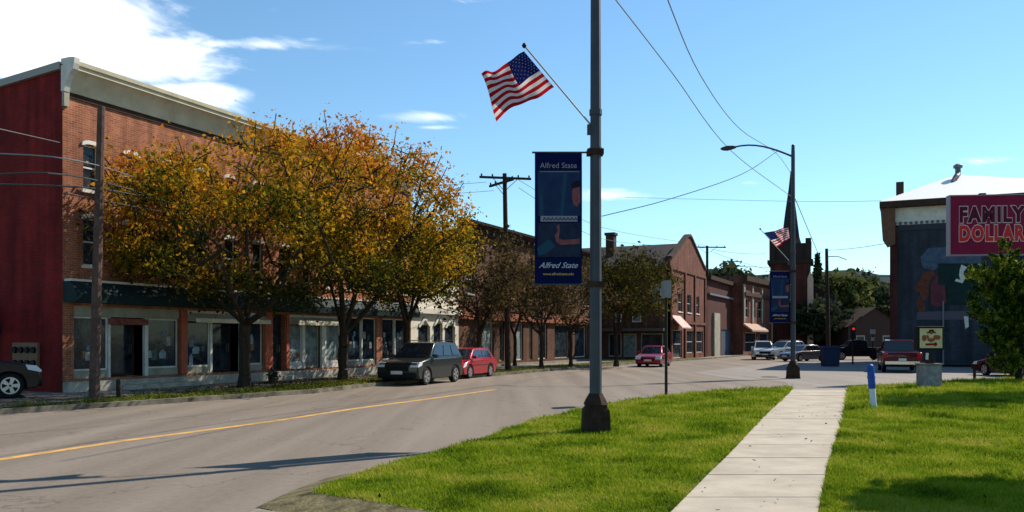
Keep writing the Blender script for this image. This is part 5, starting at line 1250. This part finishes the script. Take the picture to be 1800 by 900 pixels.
    for s in (-1, 1):
        MB().prism([(hx - .02, nz_ - .20), (hx - .0, nz_ - .14), (hx - .14, nz_ + .0), (hx - .42, nz_ + .03), (hx - .36, nz_ - .12)], s * (W / 2 - .36), s * (W / 2 + .006), 'y').build('headlight', M_lamp, t, bevel=.01)
        MB().prism([(-hx - .008, P['tail'] - .34), (-hx - .008, P['tail'] - .10), (-hx + .10, P['tail'] - .02), (-hx + .22, P['tail'] - .12), (-hx + .14, P['tail'] - .34)], s * (W / 2 - .24), s * (W / 2 + .006), 'y').build('tail_light', M_tail, t, bevel=.01)
        mm = MB().box(-.09, .07, 0, .2, -.06, .08).build('mirror', pm, t, bevel=.02); mm.location = (gb1 - .25, s * (W / 2 - .03) - (.2 if s < 0 else 0), P['belt'] + .08)
        MB().box(gb0 + .3, gb1 - .1, s * (W / 2 + .001), s * (W / 2 + .014), P['belt'] - .30, P['belt'] - .27).build('door_trim', M_slate, t)
    MB().box(hx - .02, hx + .012, -W * .27, W * .27, nz_ - .36, nz_ - .14).build('grille', M_black, t)
    MB().box(hx - .04, hx + .035, -W / 2 + .1, W / 2 - .1, bz + .06, bz + .26).build('front_bumper', M_black if kind in ('suv', 'pickup') else pm, t, bevel=.02)
    MB().box(-hx - .035, -hx + .04, -W / 2 + .1, W / 2 - .1, bz + .1, bz + .30).build('rear_bumper', M_chrome if kind == 'pickup' else (M_black if kind == 'suv' else pm), t, bevel=.02)
    MB().box(hx + .036, hx + .045, -.26, .26, bz + .2, bz + .33).build('licence_plate', M_white, t)
    MB().box(-hx - .05, -hx - .037, -.2, .2, P['tail'] - .48, P['tail'] - .34).build('licence_plate', M_white, t)
    if kind == 'suv':
        for s in (-1, 1): MB().tube([(gt0 + .2, s * (Wt - .02), Hh - .03), (gt0 + .3, s * (Wt - .02), Hh + .05), (gt1 - .3, s * (Wt - .02), Hh + .05), (gt1 - .2, s * (Wt - .02), Hh - .03)], .018, 6).build('roof_rail', M_black, t)
    return t
P_dkg = paint('dark_grey_green_paint', (.022, .028, .027)); P_red = paint('red_paint', (.32, .012, .025)); P_red2 = paint('crimson_paint', (.24, .010, .022)); P_mar = paint('maroon_paint', (.075, .004, .012)); P_blk = paint('black_paint', (.01, .01, .013)); P_sil = paint('silver_paint', (.35, .36, .38)); P_wh = paint('white_paint', (.6, .58, .56)); P_gry = paint('grey_paint', (.12, .12, .14))
dz = D.to_2d(); face = math.atan2(-D.y, -D.x)          # car's +x (front) toward the camera along the street
def place(px, py, off=0, back=0):
    p = G(px, py, ROADZ); return p + D * off + NL * back
fk = math.atan2(-.915, -.40)
ps_ = G(708, 677, ROADZ) + Vector((.36, .93, 0)) * 1.7
car('dark grey suv parked facing the camera under the golden tree', ps_, math.atan2(-.93, -.36), 'suv', P_dkg)
ps_ = G(797, 665, ROADZ) + Vector((.40, .915, 0)) * 1.2
car('small red hatchback parked right behind the dark suv', ps_, math.atan2(-.93, -.36), 'hatch', P_red)
ps_ = G(1134, 645.5, ROADZ) + Vector((.45, .9, 0)) * 2.0
car('crimson sedan coming along the road before the gabled building', ps_, math.atan2(-.93, -.36), 'hatch', P_red2, group='cars on the road', name='moving_car')
car('black suv cut by the left edge beside the maroon wall', Vector((G(56, 702).x, G(56, 702).y, .04)) + Vector((-1.25, -.62, 0)) + Vector((-.95, .45, 0)), R(35), 'suv', P_blk)
ps_ = G(1576, 655, ROADZ) + Vector((.45, .9, 0)) * 2.2
car('maroon pickup seen from behind at the crossing left of the cream sign', ps_, math.atan2(.94, .34), 'pickup', P_mar, group='cars at the crossing', name='pickup_truck')
ps_ = at(1341, 598, 80); ps_.z = ROADZ
car('white suv facing the camera in front of the pale awning', ps_, math.atan2(-.97, -.2), 'suv', P_wh, group='cars at the crossing')
ps_ = at(1378, 598, 84); ps_.z = ROADZ
car('silver suv turned sideways left of the far lamp base', ps_, math.atan2(-.5, -.86), 'suv', P_sil, group='cars at the crossing')
ps_ = at(1412, 598, 74); ps_.z = ROADZ
car('dark grey sedan just right of the far lamp post', ps_, math.atan2(-.5, -.86), 'sedan', P_gry, group='cars at the crossing')
ps_ = at(1508, 598, 79); ps_.z = ROADZ
car('black pickup side-on in shade beyond the blue bin', ps_, math.atan2(.1, -.99), 'pickup', P_blk, group='cars at the crossing', name='pickup_truck')
ps_ = at(1790, 598, 43); ps_.z = ROADZ
car('dark red sedan mostly hidden behind the evergreen', ps_, math.atan2(.97, -.1), 'sedan', P_mar, group='cars at the crossing')
